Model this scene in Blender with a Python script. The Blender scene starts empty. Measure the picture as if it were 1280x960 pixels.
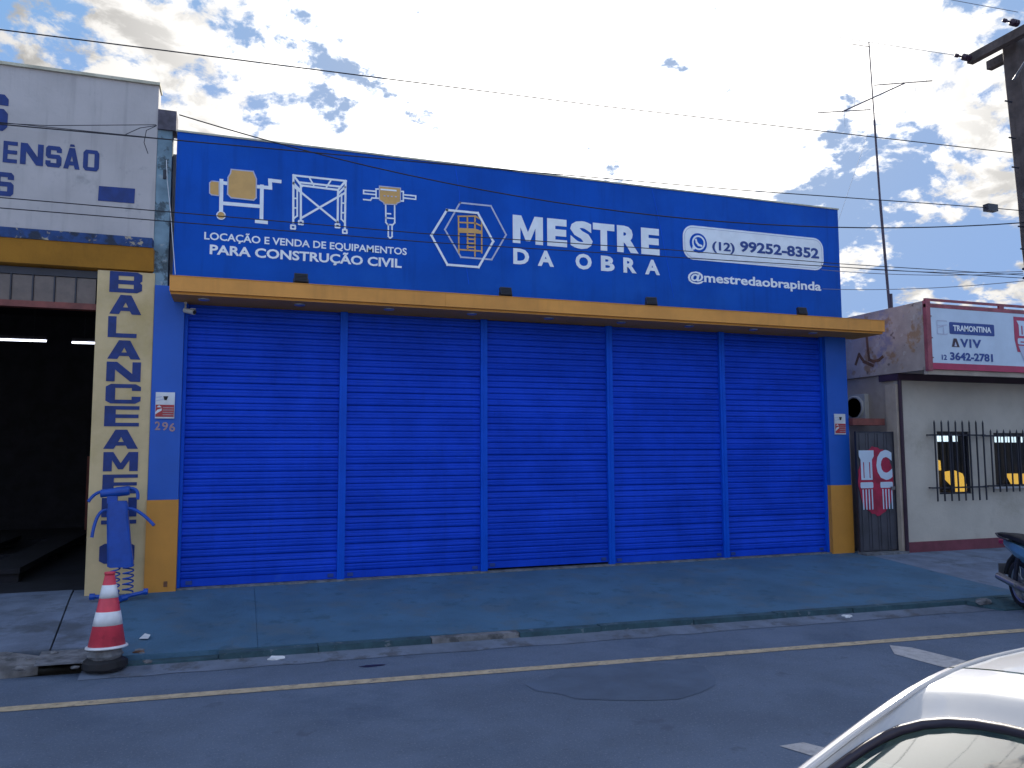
import bpy, bmesh, math, random
from math import radians as R, sin, cos, pi
from mathutils import Vector, Matrix, Euler
random.seed(7)
S = bpy.context.scene
col = S.collection

# ------------------------------------------------------------------ camera
cd = bpy.data.cameras.new('camera'); cam = bpy.data.objects.new('camera', cd); col.objects.link(cam)
cd.sensor_width = 36; cd.lens = 980/1280*36; cd.clip_start = .05; cd.clip_end = 3000
yaw, pit, rol = R(19), R(4.9), R(.22)
cam.location = (0, -10, 1.57)
cam.matrix_world = (Matrix.Translation((0, -10, 1.57)) @ Matrix.Rotation(-yaw, 4, 'Z')
                    @ Matrix.Rotation(pi/2+pit, 4, 'X') @ Matrix.Rotation(-rol, 4, 'Z'))
S.camera = cam
S.view_settings.view_transform = 'Standard'; S.view_settings.look = 'None'
S.view_settings.exposure = 1.68; S.view_settings.gamma = 1
S.cycles.max_bounces = 6

# ------------------------------------------------------------------ sun + sky
SUN_AZ, SUN_EL = R(25), R(30.5)       # azimuth measured from +Y towards +X
sdir = Vector((sin(SUN_AZ)*cos(SUN_EL), cos(SUN_AZ)*cos(SUN_EL), sin(SUN_EL)))
sl = bpy.data.lights.new('sun', 'SUN'); sl.energy = 2.0; sl.angle = R(.5); sl.color = (1, .93, .82)
so = bpy.data.objects.new('sun', sl); col.objects.link(so); so.rotation_euler = sdir.to_track_quat('Z', 'Y').to_euler()
so.location = (0, 0, 20)

W = bpy.data.worlds.new('World'); S.world = W; W.use_nodes = True
nt = W.node_tree; N = nt.nodes; L = nt.links; N.clear()
def nd(t, **k):
    n = N.new(t)
    for a, b in k.items(): setattr(n, a, b)
    return n
def mth(op, a, b=None, c=None, clamp=False):
    n = nd('ShaderNodeMath', operation=op, use_clamp=clamp)
    for i, v in enumerate((a, b, c)):
        if v is None: continue
        if isinstance(v, (int, float)): n.inputs[i].default_value = v
        else: L.new(v, n.inputs[i])
    return n.outputs[0]
def mix(f, a, b):
    n = nd('ShaderNodeMix', data_type='RGBA')
    for i, v in ((0, f), (6, a), (7, b)):
        if isinstance(v, (int, float, tuple)): n.inputs[i].default_value = v
        else: L.new(v, n.inputs[i])
    return n.outputs[2]
def ramp(v, a, b, smooth=True):
    n = nd('ShaderNodeMapRange'); n.interpolation_type = 'SMOOTHSTEP' if smooth else 'LINEAR'
    L.new(v, n.inputs[0]); n.inputs[1].default_value = a; n.inputs[2].default_value = b
    return n.outputs[0]
sky = nd('ShaderNodeTexSky', sky_type='NISHITA', sun_disc=False)
sky.sun_elevation = SUN_EL; sky.sun_rotation = SUN_AZ; sky.air_density = 1.0; sky.dust_density = .0; sky.ozone_density = 3.0
tc = nd('ShaderNodeTexCoord')
dirv = tc.outputs['Generated']
def dot(v):
    n = nd('ShaderNodeVectorMath', operation='DOT_PRODUCT'); L.new(dirv, n.inputs[0]); n.inputs[1].default_value = v
    return n.outputs['Value']
sep = nd('ShaderNodeSeparateXYZ'); L.new(dirv, sep.inputs[0])
den = mth('ADD', mth('MAXIMUM', sep.outputs[2], 0.0), .42)
cmb = nd('ShaderNodeCombineXYZ')
L.new(mth('DIVIDE', sep.outputs[0], den), cmb.inputs[0]); L.new(mth('DIVIDE', sep.outputs[1], den), cmb.inputs[1])
def noise(vec, scale, det=8, rough=.6, dist=0., off=0.):
    m = nd('ShaderNodeMapping'); m.inputs['Location'].default_value = (off, off*.7, 0); L.new(vec, m.inputs[0])
    n = nd('ShaderNodeTexNoise'); n.inputs['Scale'].default_value = scale; n.inputs['Detail'].default_value = det
    n.inputs['Roughness'].default_value = rough; n.inputs['Distortion'].default_value = dist
    L.new(m.outputs[0], n.inputs['Vector']); return n.outputs[0]
n1 = noise(cmb.outputs[0], 4.2, 10, .60, .3, 3.1)
n2 = noise(cmb.outputs[0], 15.0, 9, .62, .2, 1.7)
dens = mth('ADD', mth('MULTIPLY', n1, .60), mth('MULTIPLY', n2, .40))
def blob(d, c0, c1, amt):
    d = Vector(d).normalized(); return mth('MULTIPLY', ramp(dot(d), cos(R(c1)), cos(R(c0))), amt)
BL1 = (-.30, .84, .46); BL2 = (.70, .65, .20); BL3 = (0, -1, .5)
bias = mth('ADD', mth('ADD', blob(BL1, 2, 11, -.12), blob(BL2, 3, 13, -.09)), blob(BL3, 30, 110, -.02))
bias = mth('ADD', bias, blob(sdir, 8, 40, .028))
dens = mth('ADD', dens, bias)
cov = ramp(dens, .425, .485)
thick = ramp(dens, .44, .66)
glow = mth('POWER', mth('MAXIMUM', dot(sdir), 0.0), 16.0)
fwd = ramp(dot(sdir), .1, .75)
bright = mth('ADD', mth('ADD', 1.55, mth('MULTIPLY', mth('SUBTRACT', 1.0, fwd), 1.15)), mth('MULTIPLY', glow, 6.5))
shade = mth('SUBTRACT', 1.0, mth('MULTIPLY', ramp(noise(cmb.outputs[0], 13, 8, .6, .4, 8.3), .40, .60), mth('SUBTRACT', .50, mth('MULTIPLY', glow, .8), clamp=True)))
bright = mth('MULTIPLY', bright, shade)
ccol = nd('ShaderNodeVectorMath', operation='SCALE'); L.new(mix(fwd, (.78, 1.02, 1.46, 1), (1.0, .975, .94, 1)), ccol.inputs[0]); L.new(bright, ccol.inputs['Scale'])
hs = nd('ShaderNodeHueSaturation'); hs.inputs['Saturation'].default_value = 1.1; hs.inputs['Value'].default_value = .5
L.new(sky.outputs[0], hs.inputs['Color'])
mn = nd('ShaderNodeVectorMath', operation='MINIMUM'); L.new(hs.outputs[0], mn.inputs[0]); mn.inputs[1].default_value = (.75, 1.15, 1.8)
skyb = mix(.38, mn.outputs[0], (.32, .62, 1.5, 1))
skyb = mix(mth('MINIMUM', mth('MULTIPLY', glow, 1.6), .85), skyb, (.85, 1.08, 1.5, 1))
skc = mix(cov, skyb, ccol.outputs[0])
bg = nd('ShaderNodeBackground'); bg.inputs[1].default_value = .15; L.new(skc, bg.inputs[0])
wo = nd('ShaderNodeOutputWorld'); L.new(bg.outputs[0], wo.inputs[0])

# ------------------------------------------------------------------ materials
def srgb(r, g, b):
    return tuple(((c/255)/12.92 if c/255 <= .04045 else ((c/255+.055)/1.055)**2.4) for c in (r, g, b))+(1,)
MATS = {}
def M(name, c, rough=.6, var=.12, vs=3.0, bump=.0, bs=60., metal=0., stain=None, spec=.5, streak=0., emit=None, coat=0., trans=0., c2=None):
    """procedural material: base colour with noise variation, vertical streaks, stains and fine relief"""
    m = bpy.data.materials.new(name); m.use_nodes = True; t = m.node_tree; n = t.nodes; l = t.links
    p = n['Principled BSDF']; p.inputs['Roughness'].default_value = rough; p.inputs['Metallic'].default_value = metal
    p.inputs['Specular IOR Level'].default_value = spec; p.inputs['Coat Weight'].default_value = coat
    p.inputs['Transmission Weight'].default_value = trans
    g = n.new('ShaderNodeNewGeometry')
    def nz(scale, det=5, rough=.6, sc=(1, 1, 1)):
        mp = n.new('ShaderNodeMapping'); mp.inputs['Scale'].default_value = sc; l.new(g.outputs['Position'], mp.inputs[0])
        x = n.new('ShaderNodeTexNoise'); x.inputs['Scale'].default_value = scale; x.inputs['Detail'].default_value = det
        x.inputs['Roughness'].default_value = rough; l.new(mp.outputs[0], x.inputs['Vector']); return x.outputs[0]
    def mx(f, a, b):
        x = n.new('ShaderNodeMix'); x.data_type = 'RGBA'
        for i, v in ((0, f), (6, a), (7, b)):
            if isinstance(v, (float, int, tuple)): x.inputs[i].default_value = v
            else: l.new(v, x.inputs[i])
        return x.outputs[2]
    def mr(v, a, b):
        x = n.new('ShaderNodeMapRange'); x.interpolation_type = 'SMOOTHSTEP'; l.new(v, x.inputs[0]); x.inputs[1].default_value = a; x.inputs[2].default_value = b; return x.outputs[0]
    c = tuple(c[:3])+(1,)
    d = tuple(x*(1-var*1.6) for x in c[:3])+(1,); h = tuple(min(1, x*(1+var)) for x in c[:3])+(1,)
    if c2: d = tuple(c2[:3])+(1,)
    cc = mx(mr(nz(vs), .3, .7), d, h)
    if streak:
        f = mr(nz(1.0, 4, .6, (9, 9, .7)), .5, .72)
        q = n.new('ShaderNodeMath'); q.operation = 'MULTIPLY'; l.new(f, q.inputs[0]); q.inputs[1].default_value = streak
        cc = mx(q.outputs[0], cc, tuple(x*.45 for x in c[:3])+(1,))
    for st in (stain or []):
        cs, sc, a, b, amt = st
        f = mr(nz(sc, 8, .65), a, b)
        q = n.new('ShaderNodeMath'); q.operation = 'MULTIPLY'; l.new(f, q.inputs[0]); q.inputs[1].default_value = amt
        cc = mx(q.outputs[0], cc, tuple(cs[:3])+(1,))
    l.new(cc, p.inputs['Base Color'])
    if emit:
        p.inputs['Emission Color'].default_value = tuple(emit[:3])+(1,); p.inputs['Emission Strength'].default_value = emit[3]
    if bump:
        b = n.new('ShaderNodeBump'); b.inputs['Strength'].default_value = bump; b.inputs['Distance'].default_value = .01
        l.new(nz(bs, 4), b.inputs['Height']); l.new(b.outputs[0], p.inputs['Normal'])
    MATS[name] = m; return m
BLUE = (.006, .085, .52)
mBlue = M('fascia_blue_paint', (.001, .076, .44), .6, .08, 1.2, .12, 30, streak=.28, spec=.15, stain=[((.01, .11, .50), .7, .5, .72, .5)])
mShut = M('shutter_blue_paint', (.006, .060, .58), .5, .07, 1.6, .05, 80, c2=(.003, .046, .47), spec=.14, streak=.18, stain=[((.02, .09, .50), 3.5, .60, .74, .45)])
mGuide = M('guide_blue_paint', (.003, .085, .60), .45, .05, spec=.12)
mOch = M('ochre_paint', (.68, .29, .05), .6, .07, 2, .08, 40, streak=.18)
mOchP = M('ochre_pillar_paint', (.58, .25, .035), .6, .06, 2, .08, 40, stain=[((.12, .07, .03), 9, .66, .75, .4)])
mWhiteP = M('white_sign_paint', (.78, .82, .86), .5, .04, 6)
mGold = M('gold_sign_paint', (.60, .34, .10), .5, .05, 8)
mGrayL = M('pale_line_paint', (.45, .48, .62), .5, .05, 8)
mDarkBl = M('dark_blue_lettering', (.012, .05, .25), .5, .1)
mWall = M('garage_white_wall', (.45, .42, .415), .85, .06, 1.5, .25, 25, stain=[((.16, .17, .17), 2.2, .60, .75, .55), ((.24, .24, .26), 7, .62, .72, .35)], streak=.25)
mWallCap = M('wall_cap_plaster', (.5, .47, .36), .85, .15, 5, .3, 30)
mLetter = M('garage_blue_lettering', (.004, .028, .17), .6, .15, 9)
mLedge = M('ledge_peeling_blue_paint', (.018, .055, .18), .8, .2, 8, .4, 30, stain=[((.40, .33, .22), 6, .55, .59, .95), ((.02, .025, .035), 5, .50, .60, .85)])
mBeam = M('beam_ochre_paint', (.44, .20, .02), .8, .1, 2, .2, 30, streak=.2)
mColumn = M('column_cream_paint', (.60, .46, .25), .8, .08, 2, .2, 30, stain=[((.42, .30, .08), 1.3, .5, .7, .45), ((.12, .11, .1), 12, .69, .76, .6)])
mStrip = M('weathered_pale_wall', (.17, .26, .32), .9, .2, 3, .5, 22, stain=[((.045, .06, .07), 4, .52, .6, .85), ((.36, .40, .42), 9, .6, .66, .6)])
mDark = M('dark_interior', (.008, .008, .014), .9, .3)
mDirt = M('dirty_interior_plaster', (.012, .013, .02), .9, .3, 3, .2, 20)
mRedI = M('red_oxide_metal', (.19, .05, .04), .6, .2, 6, .1, 40)
mPane = M('dusty_clerestory_glass', (.13, .095, .08), .35, .15, 6, spec=.6)
mSteelD = M('dark_bar_paint', (.018, .020, .035), .45, .2)
mAsph = M('asphalt', (.12, .158, .23), .9, .10, 1.1, .9, 170, stain=[((.08, .115, .18), 1.0, .50, .68, .7), ((.25, .28, .34), 60, .54, .66, .55), ((.06, .075, .11), 38, .58, .70, .5), ((.075, .095, .14), 3.2, .62, .70, .55)], spec=.25)
mGutter = M('concrete_gutter', (.13, .16, .22), .9, .15, 3, .7, 60, stain=[((.06, .06, .065), 4, .5, .65, .7)])
mPatch = M('asphalt_patch', (.085, .12, .185), .9, .12, 2, .9, 150)
mLine = M('worn_yellow_paint', (.46, .37, .25), .8, .15, 14, .6, 120, stain=[((.12, .12, .13), 18, .55, .66, .7)])
mLightPatch = M('light_patch_paint', (.42, .41, .42), .8, .15, 14, .6, 120, stain=[((.15, .15, .16), 14, .58, .70, .6)])  # pale colour standing in for light thrown on the asphalt
mApron = M('apron_blue_grey_paint', (.052, .130, .215), .82, .12, 1.4, .8, 45, stain=[((.09, .12, .16), 30, .60, .72, .4), ((.075, .12, .165), 2.1, .48, .66, .75), ((.02, .07, .11), 5, .56, .66, .5), ((.2, .22, .25), 16, .73, .76, .6)])
mSlab = M('pavement_concrete', (.145, .18, .25), .9, .15, 2.6, .6, 45, stain=[((.06, .07, .085), 1.8, .5, .66, .75), ((.22, .23, .24), 22, .66, .73, .4)])
mKerb = M('kerb_teal_paint', (.03, .075, .10), .85, .2, 6, .6, 40, stain=[((.20, .22, .25), 8, .60, .66, .5)])
mKerbS = M('kerb_bare_stone', (.17, .17, .18), .9, .25, 7, .8, 40, stain=[((.05, .055, .06), 6, .5, .6, .8)])
mGround = M('bare_ground', (.12, .11, .095), .95, .2, .6, .6, 10)
mWeath = M('weathered_parapet', (.40, .33, .29), .9, .15, 1.8, .5, 20, stain=[((.22, .21, .30), 1.6, .50, .60, .8), ((.30, .17, .08), 2.6, .55, .63, .8), ((.10, .07, .06), 7, .62, .68, .8), ((.5, .47, .42), 5, .6, .66, .5)])
mCream = M('cream_wall_paint', (.50, .455, .39), .85, .06, 1.6, .3, 30, stain=[((.24, .20, .14), 1.0, .52, .72, .4), ((.3, .3, .29), 11, .70, .76, .4)])
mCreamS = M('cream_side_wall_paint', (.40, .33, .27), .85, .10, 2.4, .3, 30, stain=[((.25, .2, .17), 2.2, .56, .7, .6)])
mBase = M('oxblood_skirting_paint', (.17, .04, .06), .7, .15, 4, .2, 40, stain=[((.3, .26, .25), 9, .70, .74, .7)])
mFrameR = M('faded_red_frame_paint', (.30, .07, .09), .6, .2, 5, .2, 40)
mRedB = M('sign_crimson_band', (.40, .02, .08), .45, .08, 6)
mSignW = M('sign_panel_white', (.52, .62, .74), .4, .04, 3)
mPipe = M('dark_purple_pipe_paint', (.035, .012, .03), .5, .2)
mGate = M('gate_dark_grey_paint', (.055, .055, .07), .5, .15, 4, .1, 40)
mGateR = M('gate_crimson_spray', (.36, .01, .05), .6, .2, 6)
mAC = M('off_white_plastic', (.42, .41, .38), .5, .1)
mGlassD = M('dark_window_glass', (.01, .014, .03), .06, .2, 3, spec=.9)
mGreyM = M('grey_metal', (.25, .25, .27), .4, .15, metal=.7)
mSilver = M('galvanised_steel', (.45, .46, .48), .35, .15, metal=.8)
mBlack = M('black_rubber', (.012, .012, .016), .7, .2, 8, .2, 50)
mCableM = M('black_cable_sheath', (.012, .012, .02), .6, .1)
mPole = M('weathered_pole_wood', (.085, .065, .06), .85, .25, 5, .6, 30, streak=.5)
mCone = M('cone_red_plastic', (.66, .055, .09), .5, .10, 7, .1, 50, stain=[((.3, .03, .05), 6, .6, .7, .4)])
mConeW = M('cone_white_band', (.72, .74, .78), .4, .07, 8, stain=[((.4, .4, .42), 12, .62, .7, .4)])
mDollB = M('figure_blue_paint', (.004, .065, .38), .45, .1, 8)
mCarW = M('car_white_paint', (.50, .50, .51), .22, .02, 2, coat=.6)
mSeal = M('window_rubber_seal', (.016, .012, .028), .45, .1)
mConc = M('rough_concrete', (.16, .165, .18), .95, .3, 9, .9, 30)
mPaper = M('white_paper', (.65, .66, .68), .7, .1)
mRust = M('rusty_steel', (.16, .07, .035), .8, .3, 12, .5, 50)
mAntM = M('antenna_dark_steel', (.045, .03, .055), .5, .2)
mNum = M('number_bronze', (.35, .22, .24), .5, .15, 20)
mYel = M('yellow_reflection_glow', (.8, .5, .08), .5, .1, emit=(1, .55, .08, .34))  # glows in place of a sunlit yellow reflection in the glass
mSkyGlow = M('sky_glow_white', (.8, .85, .9), .5, .02, emit=(.8, .95, 1, .5))  # glows in place of bright sky showing in the window
mTube = M('lit_fluorescent_tube', (.9, .9, 1), .5, .02, emit=(.80, .84, 1, 1.6))
mRedP = M('poster_red', (.38, .02, .03), .4, .1, 12)
mRoof = M('fibre_cement_roof', (.2, .2, .19), .9, .2, 3, .4, 20)
mPanel = M('lower_blue_pilaster', (.003, .088, .46), .55, .06, 1.5, .12, 30)
def glassmat(name, tint, a):
    m = bpy.data.materials.new(name); m.use_nodes = True; n = m.node_tree.nodes; l = m.node_tree.links; n.clear()
    o = n.new('ShaderNodeOutputMaterial'); t = n.new('ShaderNodeBsdfTransparent'); g = n.new('ShaderNodeBsdfGlossy'); x = n.new('ShaderNodeMixShader')
    ge = n.new('ShaderNodeNewGeometry'); dt = n.new('ShaderNodeVectorMath'); dt.operation = 'DOT_PRODUCT'
    l.new(ge.outputs['Incoming'], dt.inputs[0]); l.new(ge.outputs['Normal'], dt.inputs[1])
    def mm(op, a_, b_=None):
        q_ = n.new('ShaderNodeMath'); q_.operation = op
        for i_, v_ in enumerate((a_, b_)):
            if v_ is None: continue
            if isinstance(v_, (int, float)): q_.inputs[i_].default_value = v_
            else: l.new(v_, q_.inputs[i_])
        return q_.outputs[0]
    sch = mm('ADD', mm('MULTIPLY', mm('POWER', mm('SUBTRACT', 1.0, mm('ABSOLUTE', dt.outputs['Value'])), 5.0), .96), .04)
    t.inputs[0].default_value = tint; g.inputs[0].default_value = (1, 1, 1, 1); g.inputs['Roughness'].default_value = .03
    q = n.new('ShaderNodeMath'); q.operation = 'ADD'; l.new(sch, q.inputs[0]); q.inputs[1].default_value = a
    l.new(q.outputs[0], x.inputs[0]); l.new(t.outputs[0], x.inputs[1]); l.new(g.outputs[0], x.inputs[2]); l.new(x.outputs[0], o.inputs[0]); return m
mCarG = glassmat('car_glass', (.40, .52, .48, 1), .10)
mPaneG = glassmat('window_pane_glass', (.80, .84, .88, 1), .0)

# ------------------------------------------------------------------ helpers
def link(me, name, m, parent=None, smooth=False):
    me.name = name; o = bpy.data.objects.new(name, me); col.objects.link(o)
    if m is not None:
        me.materials.clear()
        for x in (m if isinstance(m, (list, tuple)) else [m]): me.materials.append(x)
    if parent is not None: o.parent = parent; o.matrix_parent_inverse = parent.matrix_world.inverted()
    if smooth:
        for p in me.polygons: p.use_smooth = True
    return o
def obj(name, bm, m, parent=None, smooth=False, bev=0):
    if bev:
        bmesh.ops.bevel(bm, geom=[e for e in bm.edges if e.is_manifold and e.calc_face_angle(0) > .6], offset=bev, segments=1, affect='EDGES')
    bmesh.ops.recalc_face_normals(bm, faces=bm.faces)
    me = bpy.data.meshes.new(name); bm.to_mesh(me); bm.free()
    return link(me, name, m, parent, smooth)
def thing(name, label, cat, loc=(0, 0, 0), rz=0, group=None):
    o = bpy.data.objects.new(name, None); col.objects.link(o); o.empty_display_size = .2
    o.location = loc; o.rotation_euler = (0, 0, rz); o['label'] = label; o['category'] = cat
    if group: o['group'] = group
    o.matrix_world = Matrix.Translation(loc) @ Matrix.Rotation(rz, 4, 'Z')
    return o
def tag(o, label, cat, group=None):
    o['label'] = label; o['category'] = cat
    if group: o['group'] = group
    return o
def struct(o): o['kind'] = 'structure'; return o
def BX(*bs):
    """boxes given as (x0,x1,y0,y1,z0,z1)"""
    bm = bmesh.new()
    for (x0, x1, y0, y1, z0, z1) in bs:
        v = [bm.verts.new(p) for p in ((x0, y0, z0), (x1, y0, z0), (x1, y1, z0), (x0, y1, z0), (x0, y0, z1), (x1, y0, z1), (x1, y1, z1), (x0, y1, z1))]
        for f in ((0, 3, 2, 1), (4, 5, 6, 7), (0, 1, 5, 4), (1, 2, 6, 5), (2, 3, 7, 6), (3, 0, 4, 7)): bm.faces.new([v[i] for i in f])
    return bm
def tube_into(bm, pts, r, n=8, r1=None, cap=True):
    pts = [Vector(p) for p in pts]; rings = []; k = len(pts)
    up = Vector((0, 0, 1)); prev = None
    for i, p in enumerate(pts):
        d = (pts[min(i+1, k-1)]-pts[max(i-1, 0)]).normalized()
        if prev is None:
            a = d.cross(up if abs(d.z) < .9 else Vector((1, 0, 0))).normalized()
        else:
            a = (prev-d*prev.dot(d)).normalized()
        prev = a; b = d.cross(a)
        rr = r if r1 is None else r+(r1-r)*i/(k-1)
        rings.append([bm.verts.new(p+(a*cos(2*pi*j/n)+b*sin(2*pi*j/n))*rr) for j in range(n)])
    for q, w in zip(rings, rings[1:]):
        for j in range(n): bm.faces.new((q[j], q[(j+1) % n], w[(j+1) % n], w[j]))
    if cap: bm.faces.new(rings[0][::-1]); bm.faces.new(rings[-1])
    return bm
def TB(*tubes, n=8):
    bm = bmesh.new()
    for pts, r in tubes: tube_into(bm, pts, r, n)
    return bm
def LT(prof, n=24, c=(0, 0, 0), axis='Z'):
    """lathe of (radius, height) pairs"""
    bm = bmesh.new(); rings = []
    for r, z in prof:
        rings.append([bm.verts.new((r*cos(2*pi*j/n), r*sin(2*pi*j/n), z)) for j in range(n)])
    for q, w in zip(rings, rings[1:]):
        for j in range(n): bm.faces.new((q[j], q[(j+1) % n], w[(j+1) % n], w[j]))
    bm.faces.new(rings[0][::-1]); bm.faces.new(rings[-1])
    if axis == 'Y': bmesh.ops.rotate(bm, verts=bm.verts, matrix=Matrix.Rotation(pi/2, 3, 'X'))
    if axis == 'X': bmesh.ops.rotate(bm, verts=bm.verts, matrix=Matrix.Rotation(pi/2, 3, 'Y'))
    bmesh.ops.translate(bm, verts=bm.verts, vec=c)
    return bm
def fill2d(loops, y, depth=.002):
    """filled outline (holes allowed) lying on a wall: loops of (x,z) at depth y, as mesh data"""
    cu = bpy.data.curves.new('t', 'CURVE'); cu.dimensions = '2D'; cu.fill_mode = 'BOTH'; cu.extrude = depth/2
    for lp in loops:
        sp = cu.splines.new('POLY'); sp.points.add(len(lp)-1)
        for i, (a, b) in enumerate(lp): sp.points[i].co = (a, b, 0, 1)
        sp.use_cyclic_u = True
    o = bpy.data.objects.new('t', cu); me = bpy.data.meshes.new_from_object(o)
    for v in me.vertices: v.co = (v.co.x, y-v.co.z, v.co.y)
    bpy.data.objects.remove(o); bpy.data.curves.remove(cu)
    return me
def flat(name, loops, y, m, parent, depth=.002): return link(fill2d(loops, y, depth), name, m, parent)
def strokes(name, lines, w, y, m, parent, closed=False):
    """painted lines on a wall"""
    bm = bmesh.new(); k = 0
    for ln in lines:
        p = [Vector((a, 0, b)) for a, b in ln]
        if closed: p.append(p[0])
        for a, b in zip(p, p[1:]):
            d = (b-a).normalized()*(w*.5); q = Vector((-d.z, 0, d.x)); yy = y-.0003*(k % 5); k += 1
            vs = [a-d+q, a-d-q, b+d-q, b+d+q]
            bm.faces.new([bm.verts.new((v.x, yy, v.z)) for v in vs])
    return obj(name, bm, m, parent)
def text(name, s, x0, x1, zb, zt, y, m, parent, bold=.0, capchar='H', depth=.002, ref=None):
    """s drawn so that its ink spans x0..x1, baseline zb and capital height to zt"""
    def ms(t):
        cu = bpy.data.curves.new('t', 'FONT'); cu.body = t; cu.size = 1; cu.offset = bold; cu.extrude = depth/2; cu.resolution_u = 3
        o = bpy.data.objects.new('t', cu); me = bpy.data.meshes.new_from_object(o); bpy.data.objects.remove(o); bpy.data.curves.remove(cu); return me
    h = ms(capchar); hz = [v.co.y for v in h.vertices]; b0, b1 = min(hz), max(hz); bpy.data.meshes.remove(h)
    me = ms(s); xs = [v.co.x for v in me.vertices]; a, b = min(xs), max(xs)
    sx = (x1-x0)/(b-a); sz = (zt-zb)/(b1-b0)
    for v in me.vertices: v.co = (x0+(v.co.x-a)*sx, y-v.co.z, zb+(v.co.y-b0)*sz)
    return link(me, name, m, parent)
def wire(name, pts, r, m, label, cat='cable', group=None, sag=0, seg=24, parent=None):
    a, b = Vector(pts[0]), Vector(pts[-1])
    if len(pts) == 2: P = [a.lerp(b, i/seg)-Vector((0, 0, 4*sag*(i/seg)*(1-i/seg))) for i in range(seg+1)]
    else: P = pts
    o = obj(name, TB((P, r), n=5), m, parent)
    return tag(o, label, cat, group) if parent is None else o

# block lettering: outlines in a unit box
LET = {
 'B': [[(0, 0), (.85, 0), (1, .12), (1, .42), (.93, .5), (1, .58), (1, .88), (.85, 1), (0, 1)], [(.27, .2), (.27, .4), (.74, .4), (.74, .2)], [(.27, .6), (.27, .8), (.74, .8), (.74, .6)]],
 'A': [[(0, 0), (.30, 0), (.36, .17), (.64, .17), (.70, 0), (1, 0), (.67, 1), (.33, 1)], [(.42, .36), (.58, .36), (.5, .62)]],
 'L': [[(0, 0), (.95, 0), (.95, .2), (.27, .2), (.27, 1), (0, 1)]],
 'N': [[(0, 0), (.25, 0), (.25, .6), (.70, 0), (1, 0), (1, 1), (.75, 1), (.75, .4), (.30, 1), (0, 1)]],
 'C': [[(.15, 0), (.85, 0), (1, .14), (1, .36), (.74, .36), (.74, .2), (.27, .2), (.27, .8), (.74, .8), (.74, .66), (1, .66), (1, .86), (.85, 1), (.15, 1), (0, .86), (0, .14)]],
 'E': [[(0, 0), (1, 0), (1, .18), (.32, .18), (.32, .41), (.98, .41), (.98, .59), (.32, .59), (.32, .82), (1, .82), (1, 1), (0, 1)]],
 'M': [[(0, 0), (.25, 0), (.25, .58), (.43, .1), (.57, .1), (.75, .58), (.75, 0), (1, 0), (1, 1), (.72, 1), (.5, .42), (.28, 1), (0, 1)]],
 'T': [[(.36, 0), (.64, 0), (.64, .8), (1, .8), (1, 1), (0, 1), (0, .8), (.36, .8)]],
 'O': [[(.15, 0), (.85, 0), (1, .14), (1, .86), (.85, 1), (.15, 1), (0, .86), (0, .14)], [(.3, .18), (.3, .82), (.7, .82), (.7, .18)]],
 'P': [[(0, 0), (.3, 0), (.3, .38), (.85, .38), (1, .5), (1, .88), (.85, 1), (0, 1)], [(.3, .57), (.3, .81), (.7, .81), (.7, .57)]],
 'S': [[(.14, 0), (.86, 0), (1, .12), (1, .48), (.86, .60), (.32, .60), (.32, .80), (.68, .80), (.68, .70), (1, .70), (1, .88), (.86, 1), (.14, 1), (0, .88), (0, .52), (.14, .40), (.68, .40), (.68, .20), (.32, .20), (.32, .30), (0, .30), (0, .12)]],
 'U': [[(.15, 0), (.85, 0), (1, .14), (1, 1), (.7, 1), (.7, .18), (.3, .18), (.3, 1), (0, 1), (0, .14)]],
}
def block(ch, x0, x1, z0, z1, y, m, parent):
    lp = [[(x0+(x1-x0)*a, z0+(z1-z0)*b) for a, b in l] for l in LET['A' if ch == 'Ã' else ch]]
    if ch == 'Ã':
        w, h = x1-x0, z1-z0
        lp.append([(x0+w*.34, z1+h*.06), (x0+w*.66, z1+h*.06), (x0+w*.62, z1+h*.17), (x0+w*.38, z1+h*.17)])
    return flat('painted_letter', lp, y, m, parent)

# ------------------------------------------------------------------ ground, road, pavement
def yk(x): return -2.60-.046*x                     # kerb line
def pz(y): return -.17*max(0, min(1, (-y-.12)/2.5))  # fall of the pavement
struct(obj('ground', BX((-400, 400, -300, 500, -.6, -.30)), mGround))
bm = bmesh.new()
xs = [-60+i*1.0 for i in range(121)]
lo = [bm.verts.new((x, -11.2-.046*x, -.25)) for x in xs]; hi = [bm.verts.new((x, yk(x)+.03, -.25)) for x in xs]
for i in range(len(xs)-1): bm.faces.new((lo[i], lo[i+1], hi[i+1], hi[i]))
road = struct(obj('road', bm, mAsph))
# gutter strip, patches and painted line lie on the road sheet
bm = bmesh.new()
xs = [-1.2+i*.25 for i in range(60)]
a = [bm.verts.new((x, yk(x)-.20-.05*random.random(), -.246)) for x in xs]; b = [bm.verts.new((x, yk(x)+.02, -.216)) for x in xs]
for i in range(len(xs)-1): bm.faces.new((a[i], a[i+1], b[i+1], b[i]))
obj('gutter_strip', bm, mGutter, road)
bm = bmesh.new(); random.seed(3)
ln = lambda x: -3.49-.0725*x
xs = [-30+i*.3 for i in range(200)]
prev = None
for x in xs:
    w = .055+.006*random.random()
    if 2.42 < x < 2.60: prev = None; continue
    c = (bm.verts.new((x, ln(x)-w, -.2455)), bm.verts.new((x, ln(x)+w, -.2455)))
    if prev: bm.faces.new((prev[0], c[0], c[1], prev[1]))
    prev = c
obj('painted_line', bm, mLine, road)
def sheet(name, pts, z, m, parent):
    bm = bmesh.new(); bm.faces.new([bm.verts.new((x, y, z)) for x, y in pts]); return obj(name, bm, m, parent)
random.seed(11)
def wob(cx, cy, rx, ry, n=18, j=.15): return [(cx+rx*cos(2*pi*i/n)*(1+random.uniform(-j, j)), cy+ry*sin(2*pi*i/n)*(1+random.uniform(-j, j))) for i in range(n)]
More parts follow.
